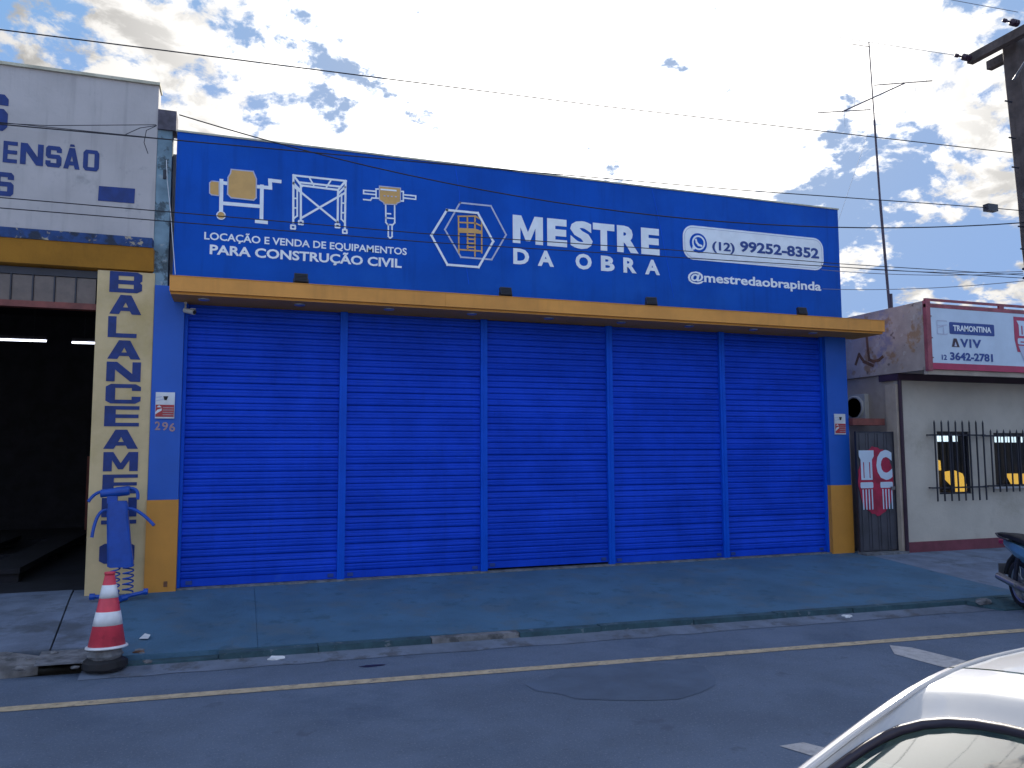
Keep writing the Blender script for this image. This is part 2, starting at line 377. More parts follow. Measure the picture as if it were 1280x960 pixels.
sheet('asphalt_patch', wob(2.95, -4.25, .75, .50), -.2465, mPatch, road)
sheet('asphalt_patch', wob(1.1, -3.12, .10, .035), -.2465, mSeal, road)
sheet('painted_light_patch', [(5.762, -4.056), (5.885, -4.196), (5.95, -4.679), (6.3, -6.6), (6.0, -6.6), (5.60, -4.756), (5.556, -4.32)], -.2458, mLightPatch, road)  # this and the next: patches of light painted onto the road
sheet('painted_light_patch', [(3.18, -5.80), (3.36, -5.80), (4.2, -7.4), (3.9, -7.5)], -.2458, mLightPatch, road)

pav = struct(bpy.data.objects.new('pavement', None)); col.objects.link(pav)
def slab(x0, x1, y0, y1, m, name='paving_slab', dz=0., skew=0., skr=None, nx=1):
    """one cast slab between y0 (back) and y1 (front) following the fall; front may follow the kerb"""
    bm = bmesh.new(); g = []
    n = max(nx, 1)
    for i in range(n+1):
        x = x0+(x1-x0)*i/n; r = []; kk = skew+((skew if skr is None else skr)-skew)*i/n
        fy = y1 if y1 is not None else yk(x)+.13
        for k in range(5):
            y = y0+(fy-y0)*k/4; e = random.uniform(-.004, .004)
            r.append(bm.verts.new((x+kk*(.32-y), y, pz(y)+dz+(e if 0 < k < 4 else 0))))
        g.append(r)
    for i in range(n):
        for k in range(4): bm.faces.new((g[i][k], g[i+1][k], g[i+1][k+1], g[i][k+1]))
    top = list(bm.faces)
    ed = [e for e in bm.edges if e.is_boundary]
    r = bmesh.ops.extrude_edge_only(bm, edges=ed)
    for v in [q for q in r['geom'] if isinstance(q, bmesh.types.BMVert)]: v.co.z -= .12
    return obj(name, bm, m, pav)
random.seed(5)
sk = .105
cx = [(-9.0, -6.3), (-6.28, -4.3), (-4.28, -1.79)]
for (x0, x1) in cx:
    for (y0, y1) in ((.32, -.03), (-.045, -.74), (-.755, -2.06)):
        slab(x0, x1, y0, y1, mSlab, dz=random.uniform(-.004, .004), skew=0, skr=sk if x1 > -2 else 0, nx=3)
for (y0, y1) in ((.32, -.74), (-.75, -2.07)): slab(-1.775, -1.20, y0, y1, mSlab, skew=sk, skr=0, dz=-.003, nx=2)
slab(-1.185, .179, -.0, None, mApron, 'apron_slab', skew=0, nx=4)
slab(.182, 9.03, .02, None, mApron, 'apron_slab', nx=12)
for x0, x1 in ((9.04, 10.6), (10.61, 12.4), (12.41, 14.2), (14.21, 16.4), (16.41, 19)):
    for (y0, y1) in ((-.0, -1.25), (-1.26, None)):
        slab(x0, x1, y0, y1, mSlab, dz=-.002*random.random(), nx=3)
# rough broken kerb block and rubble at the left
bm = bmesh.new(); random.seed(21)
n = 22; top = []
for i in range(n+1):
    x = -9+ (7.45)*i/n; y0 = -2.05 if i < n else -2.25; y1 = yk(x)+.02+random.uniform(-.03, .03)+(.12 if i == n else 0)
    z = -.135+random.uniform(-.012, .012)-(.03 if i == n else 0)
    top.append([bm.verts.new((x+random.uniform(-.03, .03), y0, z)), bm.verts.new((x, (y0+y1)/2, z+random.uniform(-.01, .012))), bm.verts.new((x, y1, z-.02)), bm.verts.new((x, y1-.02, -.26))])
for q, w in zip(top, top[1:]):
    for k in range(3): bm.faces.new((q[k], w[k], w[k+1], q[k+1]))
obj('kerb_block', bm, mKerbS, pav)
bm = bmesh.new(); random.seed(9)
for k in range(16):
    x = random.uniform(-1.75, -.6); y = random.uniform(-2.75, -2.15); s = random.uniform(.015, .05)
    r = bmesh.ops.create_icosphere(bm, subdivisions=1, radius=s)
    for v in r['verts']: v.co = Vector((v.co.x*1.4*random.uniform(.7, 1.3)+x, v.co.y*random.uniform(.8, 1.3)+y, v.co.z*.5+pz(y)-.0))
rb = obj('rubble', bm, mKerbS); rb['kind'] = 'stuff'
sheet('gutter_strip', [(-1.6, -2.05), (-1.18, -2.05), (-1.18, -2.60), (-1.55, -2.58)], -.150, mConc, pav)
# kerb stones
kerb = struct(bpy.data.objects.new('kerb', None)); col.objects.link(kerb)
x = -1.0; random.seed(4); k = 0
while x < 18:
    l = random.uniform(.8, 1.05); x1 = x+l-.008
    ya, yb = yk(x), yk(x1); e = random.uniform(-.006, .006)
    bm = bmesh.new()
    t = -.168+random.uniform(-.006, .006)-(.03 if k == 0 else 0)
    pts = [(x, ya+e), (x1, yb+e), (x1, yb+.12), (x, ya+.12)]
    lo = [bm.verts.new((p, q, -.29)) for p, q in pts]; hi = [bm.verts.new((p, q+(0.012 if i < 2 else 0), t)) for i, (p, q) in enumerate(pts)]
    bm.faces.new(lo[::-1]); bm.faces.new(hi)
    for i in range(4): bm.faces.new((lo[i], lo[(i+1) % 4], hi[(i+1) % 4], hi[i]))
    obj('kerb_stone', bm, mKerb if not (1 < k < 6) else mKerbS if k in (3,) else mKerb, kerb, bev=.008)
    x += l; k += 1
# small ramp slab thrown over the kerb at the right
bm = bmesh.new()
P = [(7.95, -2.98, -.165), (8.2, -2.90, -.155), (9.6, -2.98, -.155), (9.6, -3.34, -.235), (8.2, -3.26, -.235)]
tv = [bm.verts.new(p) for p in P]; bv = [bm.verts.new((a, b, c-.05 if c > -.2 else c-.02)) for a, b, c in P]
bm.faces.new(tv); bm.faces.new(bv[::-1])
for i in range(5): bm.faces.new((tv[i], tv[(i+1) % 5], bv[(i+1) % 5], bv[i]))
tag(obj('kerb_ramp', bm, mKerb), 'low broken concrete ramp lying against the kerb behind the motorcycle', 'ramp')
# unseen opposite side: pale houses added for bounce, dark one to mute window reflections
mFarA = M('unseen_house_plaster', (.50, .50, .52), .9, .1, 1.5, .2, 20); mFarB = M('unseen_house_brown_plaster', (.035, .03, .028), .9, .2, 1.5, .2, 20)
for (x0, x1, h_, mm_, lb) in ((-22, -7, 4.2, mFarA, 'unseen pale plaster house across the street added for bounce light, far left of the row'), (-6.9, 7.0, 4.6, mFarA, 'unseen pale plaster house across the street added for bounce light, directly behind the camera'), (7.1, 44, 4.3, mFarB, 'unseen long brown plaster house across the street added to mute reflections in the barred windows')):
    t = thing('unseen_house', lb, 'house', ((x0+x1)/2, -15, 0), 0, 'unseen houses across the street')
    obj('wall', BX((x0, x1, -21, -15, -.3, h_)), mm_, t)
    obj('cornice', BX((x0-.05, x1+.05, -21.05, -14.9, h_+.001, h_+.15)), mWallCap, t)
    for k in range(int((x1-x0)/3.2)):
        c = x0+1.6+3.2*k
        w_ = obj('window', BX((c-.6, c+.6, -14.998, -14.94, 1.0, 2.1)), mSteelD, t); obj('pane', BX((c-.52, c+.52, -14.938, -14.93, 1.08, 2.02)), mGlassD, w_)
obj_o = struct(obj('far_pavement', BX((-40, 40, -14.5, -12.6, -.32, -.12)), mSlab))

# ------------------------------------------------------------------ blue shop
FY = -.12
shop = thing('blue_shop', 'low wide blue shop with five closed roller shutters and white painted sign', 'shop', (4, 0, 0))
obj('front_wall', BX((-.815, 8.915, FY, .12, 3.52, 5.39)), mBlue, shop, bev=.006)
obj('parapet_cap', BX((-.83, 8.93, FY-.012, .14, 5.391, 5.412)), mWallCap, shop)
obj('side_wall', BX((8.60, 8.90, .13, 14, -.1, 5.2)), mBlue, shop)
obj('side_wall', BX((-1.0, -.68, .13, 14, -.1, 5.2)), mWall, shop)
obj('rear_wall', BX((-.68, 8.6, 13.8, 14, -.1, 5.2)), mWall, shop)
obj('roof', BX((-.67, 8.59, .13, 13.79, 4.6, 4.7)), mRoof, shop)
for (x0, x1) in ((-1.0, -.675), (8.57, 8.965)):
    a = obj('pillar', BX((x0, x1, FY, .12, 1.03, 3.519)), mPanel, shop, bev=.006)
    obj('pillar_base', BX((x0-.004, x1+.004, FY-.012, .12, -.12, 1.029)), mOchP, shop, bev=.006)
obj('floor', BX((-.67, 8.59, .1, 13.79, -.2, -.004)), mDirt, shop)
# canopy
can = obj('canopy', BX((-.80, 9.25, -.64, FY-.001, 3.365, 3.535)), mOch, shop, bev=.006)
obj('canopy_seam', BX((2.35, 2.356, -.643, -.60, 3.367, 3.533)), mOchP, can)
obj('drip_edge', BX((-.802, 9.252, -.646, -.60, 3.533, 3.541)), mOchP, can)
obj('soffit', BX((-.79, 9.24, -.60, .02, 3.335, 3.364)), mOchP, can)
random.seed(2)
for i in range(9):
    x = -.45+i*1.07
    d = LT([(.045, -.006), (.062, -.012), (.066, -.004), (.066, .001)], 18, (x, -.40+random.uniform(-.015, .015), 3.334))
    dl = obj('downlight', d, mSilver, can, smooth=False)
    obj('downlight_lens', LT([(.04, -.004), (.04, 0.0)], 14, (x, -.40, 3.333)), mConeW, dl)
# shutters
prof = [(.006, 0), (-.004, .002), (-.012, .012), (-.014, .030), (-.012, .040), (-.007, .045), (-.010, .050), (-.010, .066), (-.004, .077), (.006, .0805)]
def slatmesh(w, tilt):
    bm = bmesh.new(); g = []
    for k in range(3):
        x = -w/2+w*k/2
        g.append([bm.verts.new((x, y-tilt*z, z)) for y, z in prof])
    for a, b in zip(g, g[1:]):
        for i in range(len(prof)-1): bm.faces.new((a[i], b[i], b[i+1], a[i+1]))
    bmesh.ops.recalc_face_normals(bm, faces=bm.faces)
    me = bpy.data.meshes.new('slat'); bm.to_mesh(me); bm.free()
    me.materials.append(mShut)
    # outward normals
    if me.polygons[2].normal.y > 0: me.flip_normals()
    return me
gx = [-.66, 1.19, 3.035, 4.885, 6.735, 8.56]
tilts = [slatmesh(1.80, t) for t in (-.16, -.07, 0, .06, .14)]
random.seed(17)
for i in range(5):
    c = (gx[i]+gx[i+1])/2; w = gx[i+1]-gx[i]
    z0 = .062 if i != 2 else .085
    back = BX((gx[i]+.02, gx[i+1]-.02, .03, .045, z0, 3.36))
    sh = obj('roller_shutter', back, mShut, shop)
    n = int((3.34-z0-.04)/.082)
    for k in range(n):
        o = bpy.data.objects.new('slat', random.choice(tilts)); col.objects.link(o)
        o.parent = sh; o.matrix_parent_inverse = Matrix.Identity(4)
        o.location = (c+random.uniform(-.002, .002), random.uniform(-.002, .003), z0+.045+k*.082)
        o.rotation_euler = (0, random.uniform(-.0016, .0016), 0)
        o.scale = ((w-.05)/1.80, 1, 1)
    obj('bottom_bar', BX((c-w/2+.03, c+w/2-.03, -.018, .02, z0-.045, z0+.043)), mShut, sh, bev=.005)
    for s in (-1, 1):
        obj('lock_plate', BX((c+s*(w/2-.12)-.035, c+s*(w/2-.12)+.035, -.028, -.018, z0-.02, z0+.02)), mDarkBl, sh)
for i, x in enumerate(gx):
    h = .045 if 0 < i < 5 else .025
    dx = 0
    obj('shutter_guide', BX((x-h+dx, x+h+dx, -.05, .0, .005, 3.333), (x-.008, x+.008, -.056, -.0495, .005, 3.333)), mGuide, shop)
# concrete threshold
obj('threshold', BX((-.67, 8.57, -.10, .06, -.03, .012)), mConc, shop)
# cracks on the sign wall: faint pale hairlines
strokes('wall_crack', [[(2.611,5.366), (2.667,5.021), (2.678,4.716)], [(2.768,3.997), (2.801,3.783)], [(5.574,5.354), (5.658,5.004), (5.777,4.419), (5.894,3.788)]], .010, FY-.003, mGuide, shop)

# --- sign lettering
PY = FY-.004
A = [(-0.481,4.110), (1.965,4.103), (-0.483,4.196), (1.964,4.198)]
text('painted_lettering', 'LOCAÇÃO E VENDA DE EQUIPAMENTOS', A[0][0], A[1][0], (A[0][1]+A[1][1])/2, (A[2][1]+A[3][1])/2, PY, mWhiteP, shop, .022)
A = [(-0.416,3.931), (1.900,3.933), (-0.419,4.045), (1.899,4.053)]
text('painted_lettering', 'PARA CONSTRUÇÃO CIVIL', A[0][0], A[1][0], (A[0][1]+A[1][1])/2, (A[2][1]+A[3][1])/2, PY, mWhiteP, shop, .03)
A = [(3.419,4.387), (5.668,4.401), (3.421,4.777), (5.677,4.791)]
zb, zt = (A[0][1]+A[1][1])/2, (A[2][1]+A[3][1])/2
ms = [(3.420,4.543), (3.860,4.582), (3.923,4.587), (4.219,4.614), (4.268,4.618), (4.611,4.649), (4.617,4.649), (4.953,4.679), (4.993,4.683), (5.333,4.713), (5.378,4.717), (5.676,4.743)]
for i, ch in enumerate('MESTRE'):
    if ch == 'M': block('M', ms[0][0], ms[1][0], zb, zt, PY, mWhiteP, shop)
    else: text('painted_letter', ch, ms[2*i][0], ms[2*i+1][0], zb, zt, PY, mWhiteP, shop, .055)
ds = [(3.426,4.100), (3.655,4.117), (3.780,4.127), (4.020,4.145), (4.344,4.169), (4.592,4.188), (4.735,4.198), (4.947,4.214), (5.087,4.225), (5.298,4.241), (5.433,4.251), (5.675,4.269)]
A = [(3.429,4.100), (5.668,4.103), (3.430,4.325), (5.673,4.316)]
zb, zt = (A[0][1]+A[1][1])/2, (A[2][1]+A[3][1])/2
for i, ch in enumerate('DAOBRA'):
    text('painted_letter', ch, ds[2*i][0], ds[2*i+1][0], zb, zt, PY, mWhiteP, shop, .04)
def rrect(x0, x1, z0, z1, r, n=6):
    out = []
    for (cx, cz, a0) in ((x1-r, z1-r, 0), (x0+r, z1-r, 90), (x0+r, z0+r, 180), (x1-r, z0+r, 270)):
        out += [(cx+r*cos(R(a0+90*i/n)), cz+r*sin(R(a0+90*i/n))) for i in range(n+1)]
    return out
A = [(6.068,4.634), (8.597,4.642), (6.714,4.891), (6.698,4.376)]
px0, px1, pz1, pz0 = A[0][0], A[1][0], A[2][1], A[3][1]
pill = flat('phone_panel', [rrect(px0, px1, pz0, pz1, .17)], PY, mWhiteP, shop, .004)
strokes('panel_outline', [rrect(px0+.03, px1-.03, pz0+.03, pz1-.03, .14)], .008, PY-.004, mGrayL, shop, True)
A = [(6.326,4.632)][0]
def circ(cx, cz, r, n=28): return [(cx+r*cos(2*pi*i/n), cz+r*sin(2*pi*i/n)) for i in range(n)]
flat('messenger_symbol', [circ(*A, .148)], PY-.005, mBlue, shop)
flat('messenger_symbol', [circ(A[0]+.004, A[1]+.004, .112), circ(A[0]+.004, A[1]+.004, .086)], PY-.008, mWhiteP, shop)
flat('messenger_symbol', [[(A[0]-.118, A[1]-.120), (A[0]-.055, A[1]-.098), (A[0]-.097, A[1]-.050)]], PY-.009, mWhiteP, shop)
strokes('messenger_symbol', [[(A[0]-.042, A[1]+.044), (A[0]-.030, A[1]+.004), (A[0]+.0, A[1]-.028), (A[0]+.048, A[1]-.040)]], .032, PY-.009, mWhiteP, shop)
A = [(6.564,4.547), (6.956,4.549), (6.568,4.676), (6.960,4.679)]
text('painted_lettering', '(12)', A[0][0], A[1][0], (A[0][1]+A[1][1])/2, (A[2][1]+A[3][1])/2, PY-.006, mDarkBl, shop, .03)
A = [(7.052,4.553), (8.508,4.576), (7.058,4.713), (8.515,4.738)]
text('painted_lettering', '99252-8352', A[0][0], A[1][0], (A[0][1]+A[1][1])/2, (A[2][1]+A[3][1])/2, PY-.006, mDarkBl, shop, .032)
A = [(6.138,4.046), (8.530,4.060), (6.142,4.181), (8.537,4.203)]
text('painted_lettering', '@mestredaobrapinda', A[0][0], A[1][0], (A[0][1]+A[1][1])/2, (A[2][1]+A[3][1])/2, PY, mWhiteP, shop, .026)
# hexagon emblem with a scaffold tower
strokes('hexagon_emblem', [[(2.678,4.874), (3.109,4.874), (3.324,4.495), (3.119,4.137), (2.691,4.137), (2.471,4.491)]], .022, PY, mGrayL, shop, True)
tower = []
def seg(s): return s
sc = [[(2.656,4.681), (2.663,4.194)], [(2.979,4.679), (2.978,4.219)], [(2.884,4.709), (2.884,4.168)], [(2.778,4.682), (2.784,4.247)],
      [(2.651,4.686), (2.889,4.711), (2.979,4.668)], [(2.657,4.605), (2.889,4.616), (2.979,4.580)], [(2.657,4.237), (2.979,4.241)]]
strokes('tower_emblem', sc, .020, PY-.002, mGold, shop)
flat('tower_emblem', [[(2.657,4.529), (2.889,4.539), (2.889,4.474), (2.657,4.464)], [(2.889,4.539), (2.979,4.514), (2.979,4.476), (2.889,4.474)]], PY-.0045, mGold, shop)
strokes('tower_emblem', [[(2.778,4.442), (2.878,4.446)], [(2.778,4.388), (2.878,4.392)], [(2.778,4.333), (2.878,4.337)], [(2.778,4.279), (2.878,4.283)]], .020, PY-.0045, mGold, shop)
strokes('hexagon_emblem', [[(2.497,4.756), (2.923,4.756), (3.139,4.386), (2.934,4.018), (2.505,4.020), (2.288,4.394)]], .030, PY-.006, mWhiteP, shop, True)
# concrete mixer emblem
strokes('mixer_emblem', [[(-0.307,4.844), (-0.301,4.448)], [(0.160,4.825), (0.164,4.403)], [(-0.298,4.567), (0.162,4.571)], [(-0.304,4.819), (-0.232,4.817)], [(0.092,4.815), (0.260,4.816), (0.254,4.911), (0.367,4.909)], [(0.111,4.380), (0.218,4.378)]], .044, PY, mWhiteP, shop)
A = [[(-0.199,4.996), (0.055,5.000), (0.094,4.909), (0.097,4.672), (0.068,4.639), (-0.191,4.643), (-0.233,4.683), (-0.233,4.892), (-0.207,4.945)]]
flat('mixer_emblem', A, PY-.002, mGold, shop)
strokes('mixer_emblem', A, .014, PY-.0045, mGrayL, shop, True)
A = [[(-0.418,4.827), (-0.332,4.826), (-0.327,4.653), (-0.413,4.656), (-0.436,4.676), (-0.439,4.800)]]
flat('mixer_emblem', A, PY-.002, mGold, shop); strokes('mixer_emblem', A, .012, PY-.0045, mGrayL, shop, True)
A = [(-0.300,4.414)][0]
flat('mixer_emblem', [circ(A[0], A[1], .048, 16)], PY-.003, mGold, shop); strokes('mixer_emblem', [circ(A[0], A[1], .048, 16)], .012, PY-.006, mWhiteP, shop, True)
# scaffold emblem
strokes('scaffold_emblem', [[(0.531,5.006), (1.175,5.005)], [(0.531,5.006), (0.540,4.408)], [(1.172,5.005), (1.171,4.384)], [(0.622,4.875), (0.630,4.447)], [(1.079,4.873), (1.080,4.438)],
   [(0.602,4.924), (1.113,4.923)], [(0.622,4.888), (1.079,4.878)], [(0.531,5.006), (0.632,4.876)], [(1.172,5.005), (1.074,4.872)], [(0.536,4.866), (1.080,4.459)], [(1.169,4.851), (0.639,4.474)],
   [(0.535,4.907), (0.623,4.814)], [(1.163,4.924), (1.084,4.832)]], .026, PY, mWhiteP, shop)
strokes('scaffold_emblem', [[(0.722,4.999), (0.777,4.908)], [(0.580,4.820), (0.586,4.494), (0.548,4.460)], [(0.539,4.713), (0.582,4.715)], [(0.541,4.591), (0.584,4.592)]], .020, PY-.002, mWhiteP, shop)
strokes('scaffold_emblem', [[(0.988,4.993), (0.935,4.899)], [(1.124,4.826), (1.124,4.504), (1.165,4.466)], [(1.126,4.712), (1.166,4.713)], [(1.128,4.587), (1.168,4.588)]], .020, PY-.002, mWhiteP, shop)
for c in [(0.539,4.347), (0.631,4.412), (1.079,4.412), (1.171,4.348)]:
    strokes('scaffold_emblem', [rrect(c[0]-.025, c[0]+.025, c[1]-.022, c[1]+.022, .006, 2)], .020, PY-.0035, mWhiteP, shop, True)
# breaker emblem
strokes('breaker_emblem', [[(1.401,4.907), (1.559,4.911)], [(1.401,4.865), (1.560,4.867)], [(1.401,4.907), (1.401,4.865)], [(1.559,4.940), (1.560,4.824)], [(1.559,4.940), (1.600,4.945)], [(1.402,4.787), (1.489,4.787), (1.509,4.818), (1.601,4.823)],
   [(1.876,4.944), (1.913,4.946), (1.914,4.818), (1.877,4.816)], [(1.924,4.903), (2.077,4.904)], [(1.924,4.861), (2.077,4.859)], [(2.077,4.904), (2.077,4.859)],
   [(1.685,4.747), (1.690,4.515), (1.713,4.488), (1.781,4.492), (1.804,4.521), (1.801,4.748)], [(1.692,4.573), (1.801,4.575)], [(1.691,4.631), (1.748,4.633)],
   [(1.722,4.487), (1.723,4.334), (1.746,4.310), (1.772,4.335), (1.770,4.491)]], .019, PY, mWhiteP, shop)
A = [[(1.600,4.984), (1.876,4.987), (1.877,4.804), (1.830,4.778), (1.825,4.761), (1.664,4.750), (1.659,4.771), (1.602,4.802)]]
flat('breaker_emblem', A, PY-.002, mGold, shop); strokes('breaker_emblem', A, .012, PY-.0045, mGrayL, shop, True)
strokes('breaker_emblem', [[(1.626,4.942), (1.813,4.945)]], .022, PY-.0065, mWhiteP, shop)
strokes('breaker_emblem', [[(p[0], p[1]), (p[0]+.010, p[1])] for p in [(1.663,4.861), (1.710,4.863), (1.756,4.862), (1.809,4.864)]], .014, PY-.0065, mGrayL, shop)
# house number
for ch, (a, b), c in zip('296', ([(-0.949,1.829), (-0.891,1.928)], [(-0.873,1.825), (-0.808,1.921)], [(-0.795,1.813), (-0.732,1.911)]), (0, 0, 0)):
    text('house_number', ch, a[0], b[0], a[1], b[1], FY-.004, mNum, shop, .02, capchar='2', depth=.006)
obj('conduit_cap', BX((-.80, -.76, FY-.02, FY, .05, .11)), mRust, shop)

# advert plates on the pillars
def plate(x0, x1, z0, z1, y, label):
    t = thing('wall_sign', label, 'sign', ((x0+x1)/2, y, z0), 0, 'advert plates on the blue shop pillars')
    w, h = x1-x0, z1-z0
    obj('sign_plate', BX((x0, x1, y-.018, y, z0, z1)), mPaper, t, bev=.003)
    flat('red_field', [[(x0+.004, z0+h*.06), (x1-.006, z0+h*.06), (x1-.004, z0+h*.52), (x0+.004, z0+h*.52)]], y-.021, mRedP, t)
    flat('black_mark', [[(x0+w*.40, z1-h*.15), (x0+w*.66, z1-h*.15), (x0+w*.58, z1-h*.30), (x0+w*.46, z1-h*.30)]], y-.021, mBlack, t)
    strokes('grey_bar', [[(x0+w*.05, z1-h*.33), (x0+w*.38, z1-h*.27)], [(x0+w*.05, z1-h*.20), (x0+w*.30, z1-h*.17)]], .012, y-.021, mGrayL, t)
    flat('white_mark', [[(x0+w*.02, z0+h*.16), (x0+w*.34, z0+h*.30), (x0+w*.34, z0+h*.38), (x0+w*.12, z0+h*.33), (x0+w*.02, z0+h*.24)], [(x0+w*.06, z0+h*.42), (x0+w*.34, z0+h*.42), (x0+w*.2, z0+h*.50)]], y-.0235, mPaper, t)
    strokes('pale_bars', [[(x0+w*.42, z0+h*(.14+.09*k)), (x0+w*.93, z0+h*(.14+.09*k))] for k in range(4)], .012, y-.0235, mNum, t)
A = [(-0.949,2.267), (-0.745,2.272), (-0.846,1.963), (-0.856,2.265)]
plate(A[0][0], A[1][0], A[2][1], A[3][1], FY-.002, 'small white and red advert plate on the left blue pillar above the house number')
A = [(8.681,2.133), (8.885,2.135), (8.757,1.811), (8.772,2.128)]
plate(A[0][0], A[1][0], A[2][1], A[3][1], FY-.002, 'small curled white and red advert plate on the right blue pillar beside the gate')

# floodlights on the canopy
def flood(x, label, rot=0.):
    t = thing('floodlight', label, 'floodlight', (x, -.52, 3.536), rot, 'floodlights standing on the ochre canopy')
    M0 = t.matrix_world
    def put(name, bm, m, par=None):
        bmesh.ops.transform(bm, matrix=M0, verts=bm.verts); return obj(name, bm, m, par or t)
    put('bracket', BX((-.09, -.08, -.01, .01, .0, .08), (.08, .09, -.01, .01, .0, .08), (-.09, .09, -.015, .015, 0, .008)), mSteelD)
    b = BX((-.078, .078, -.03, .02, -.055, .055)); bmesh.ops.rotate(b, verts=b.verts, matrix=Matrix.Rotation(R(-18), 3, 'X')); bmesh.ops.translate(b, verts=b.verts, vec=(0, 0, .085))
    put('lamp_body', b, mSteelD)
    b = BX(*[(-.07, .07, -.036, -.03, -.048+.02*k, -.040+.02*k) for k in range(5)]); bmesh.ops.rotate(b, verts=b.verts, matrix=Matrix.Rotation(R(-18), 3, 'X')); bmesh.ops.translate(b, verts=b.verts, vec=(0, 0, .085))
    put('cooling_fin', b, mBlack)
flood(.62, 'black floodlight on the ochre canopy under the words about construction')
flood(3.18, 'black floodlight on the ochre canopy below the hexagon emblem', .05)
flood(5.30, 'black floodlight on the ochre canopy under the largest white lettering', -.12)
flood(7.82, 'black floodlight on the ochre canopy under the telephone panel', .04)

# security camera under the canopy
A = [(-0.608,3.202)][0]
t = thing('security_camera', 'small white bullet security camera under the left end of the canopy', 'camera', (A[0], -.14, 3.2))
obj('mount', TB(([(A[0]-.055, -.115, 3.33), (A[0]-.055, -.14, 3.22)], .010), ([(A[0]-.07, -.13, 3.33), (A[0]-.04, -.13, 3.33)], .02)), mAC, t)
obj('camera_body', TB(([(A[0]-.06, -.14, 3.235), (A[0]+.05, -.24, 3.20)], .030), n=12), mAC, t)
obj('lens_hood', BX((A[0]+.005, A[0]+.065, -.27, -.20, 3.232, 3.240)), mAC, t)
obj('lens', TB(([(A[0]+.05, -.241, 3.20), (A[0]+.056, -.247, 3.198)], .022), n=12), mBlack, t)

# ------------------------------------------------------------------ weathered dividing pier and garage
GY = -.10
g = thing('tyre_garage', 'open dark garage with white wall, cream lettered column and ochre beam', 'garage', (-4, 0, 0))
obj('front_wall', BX((-12, -1.034, GY, .15, 4.04, 5.93)), mWall, g, bev=.006)
obj('parapet_cap', BX((-12.02, -1.02, GY-.03, .17, 5.931, 5.965)), mWallCap, g)
obj('ledge', BX((-12, -1.03, -.26, .0, 3.925, 4.038)), mLedge, g, bev=.008)
bm = bmesh.new()
pr = [(-.245, 3.924), (-.115, 3.68), (.12, 3.66), (.12, 3.924)]
L0 = [bm.verts.new((-12, a, b)) for a, b in pr]; L1 = [bm.verts.new((-1.02, a, b)) for a, b in pr]
bm.faces.new(L0[::-1]); bm.faces.new(L1)
for i in range(4): bm.faces.new((L0[i], L0[(i+1) % 4], L1[(i+1) % 4], L1[i]))
obj('lintel_beam', bm, mBeam, g)
obj('column', BX((-1.605, -1.005, GY, .11, -.03, 3.659)), mColumn, g, bev=.006)
# clerestory: bars, sill and separate panes
obj('clerestory_sill', BX((-12, -1.607, -.06, .06, 3.20, 3.27)), mRedI, g, bev=.004)
x = -1.63; k = 0
while x > -6.5:
    obj('clerestory_pane', BX((x-.199, x-.004, .0, .006, 3.272, 3.57)), mPane, g)
    obj('clerestory_bar', BX((x-.215, x-.201, -.02, .02, 3.272, 3.574)), mSteelD, g)
    x -= .215; k += 1
obj('clerestory_head', BX((-12, -1.607, -.02, .05, 3.575, 3.657)), mSteelD, g)
# interior shell
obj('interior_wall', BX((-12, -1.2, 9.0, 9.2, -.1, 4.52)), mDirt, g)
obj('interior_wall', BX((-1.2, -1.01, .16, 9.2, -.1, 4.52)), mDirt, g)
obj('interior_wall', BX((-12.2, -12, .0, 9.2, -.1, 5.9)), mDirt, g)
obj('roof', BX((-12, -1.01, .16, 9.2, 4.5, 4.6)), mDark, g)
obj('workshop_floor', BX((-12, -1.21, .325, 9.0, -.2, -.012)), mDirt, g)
obj('pier', BX((-1.032, -.87, GY+.01, .12, 3.521, 5.62)), mStrip, g, bev=.012)
obj('pier_cap', BX((-1.032, -.83, GY-.02, .14, 5.40, 5.64)), M('pier_cap_dark_stain', (.10, .09, .115), .9, .25, 7, .5, 22), g, bev=.015)
# lettering of the upper wall
ws = [(-2.600,4.926), (-2.461,4.944), (-2.433,4.947), (-2.205,4.975), (-2.182,4.978), (-2.022,4.998), (-2.002,5.001), (-1.835,5.021), (-1.803,5.025), (-1.638,5.045)]
A = [(-2.455,4.810), (-2.529,5.069), (-1.716,4.808), (-1.725,5.044)]
zb, zt = (A[0][1]+A[2][1])/2, (A[1][1]+A[3][1])/2
for i, ch in enumerate('ENSÃO'): block(ch, ws[2*i][0], ws[2*i+1][0], zb, zt, GY-.004, mLetter, g)
x = ws[0][0]-.04
for ch in 'PSUS': block(ch, x-.18, x, zb, zt, GY-.004, mLetter, g); x -= .215
A = [(-2.572,5.166), (-2.645,5.588), (-2.481,4.425), (-2.605,4.696)]
block('S', A[0][0]-.30, A[0][0], A[0][1], A[1][1], GY-.004, mLetter, g)
block('S', A[2][0]-.19, A[2][0], A[2][1], A[3][1], GY-.004, mLetter, g)
flat('painted_block', [[(-1.634,4.468), (-1.630,4.642), (-1.250,4.650), (-1.253,4.472)]], GY-.004, mLetter, g)
# column lettering
CL = dict()
for ch, x0, x1, za, zb_ in [('B',-1.479,-1.137,3.411,3.655),('A',-1.470,-1.136,3.159,3.383),('L',-1.477,-1.161,2.888,3.130),('A',-1.472,-1.127,2.639,2.856),('N',-1.475,-1.119,2.381,2.607),('C',-1.474,-1.110,2.129,2.353),('E',-1.477,-1.118,1.869,2.101),('A',-1.476,-1.118,1.614,1.832),('M',-1.470,-1.113,1.361,1.578),('E',-1.469,-1.109,1.109,1.325),('N',-1.468,-1.109,0.849,1.064),('T',-1.467,-1.108,0.591,0.814),('O',-1.473,-1.116,0.334,0.556)]:
    block(ch, x0, x1, za, zb_, GY-.004, mLetter, g)
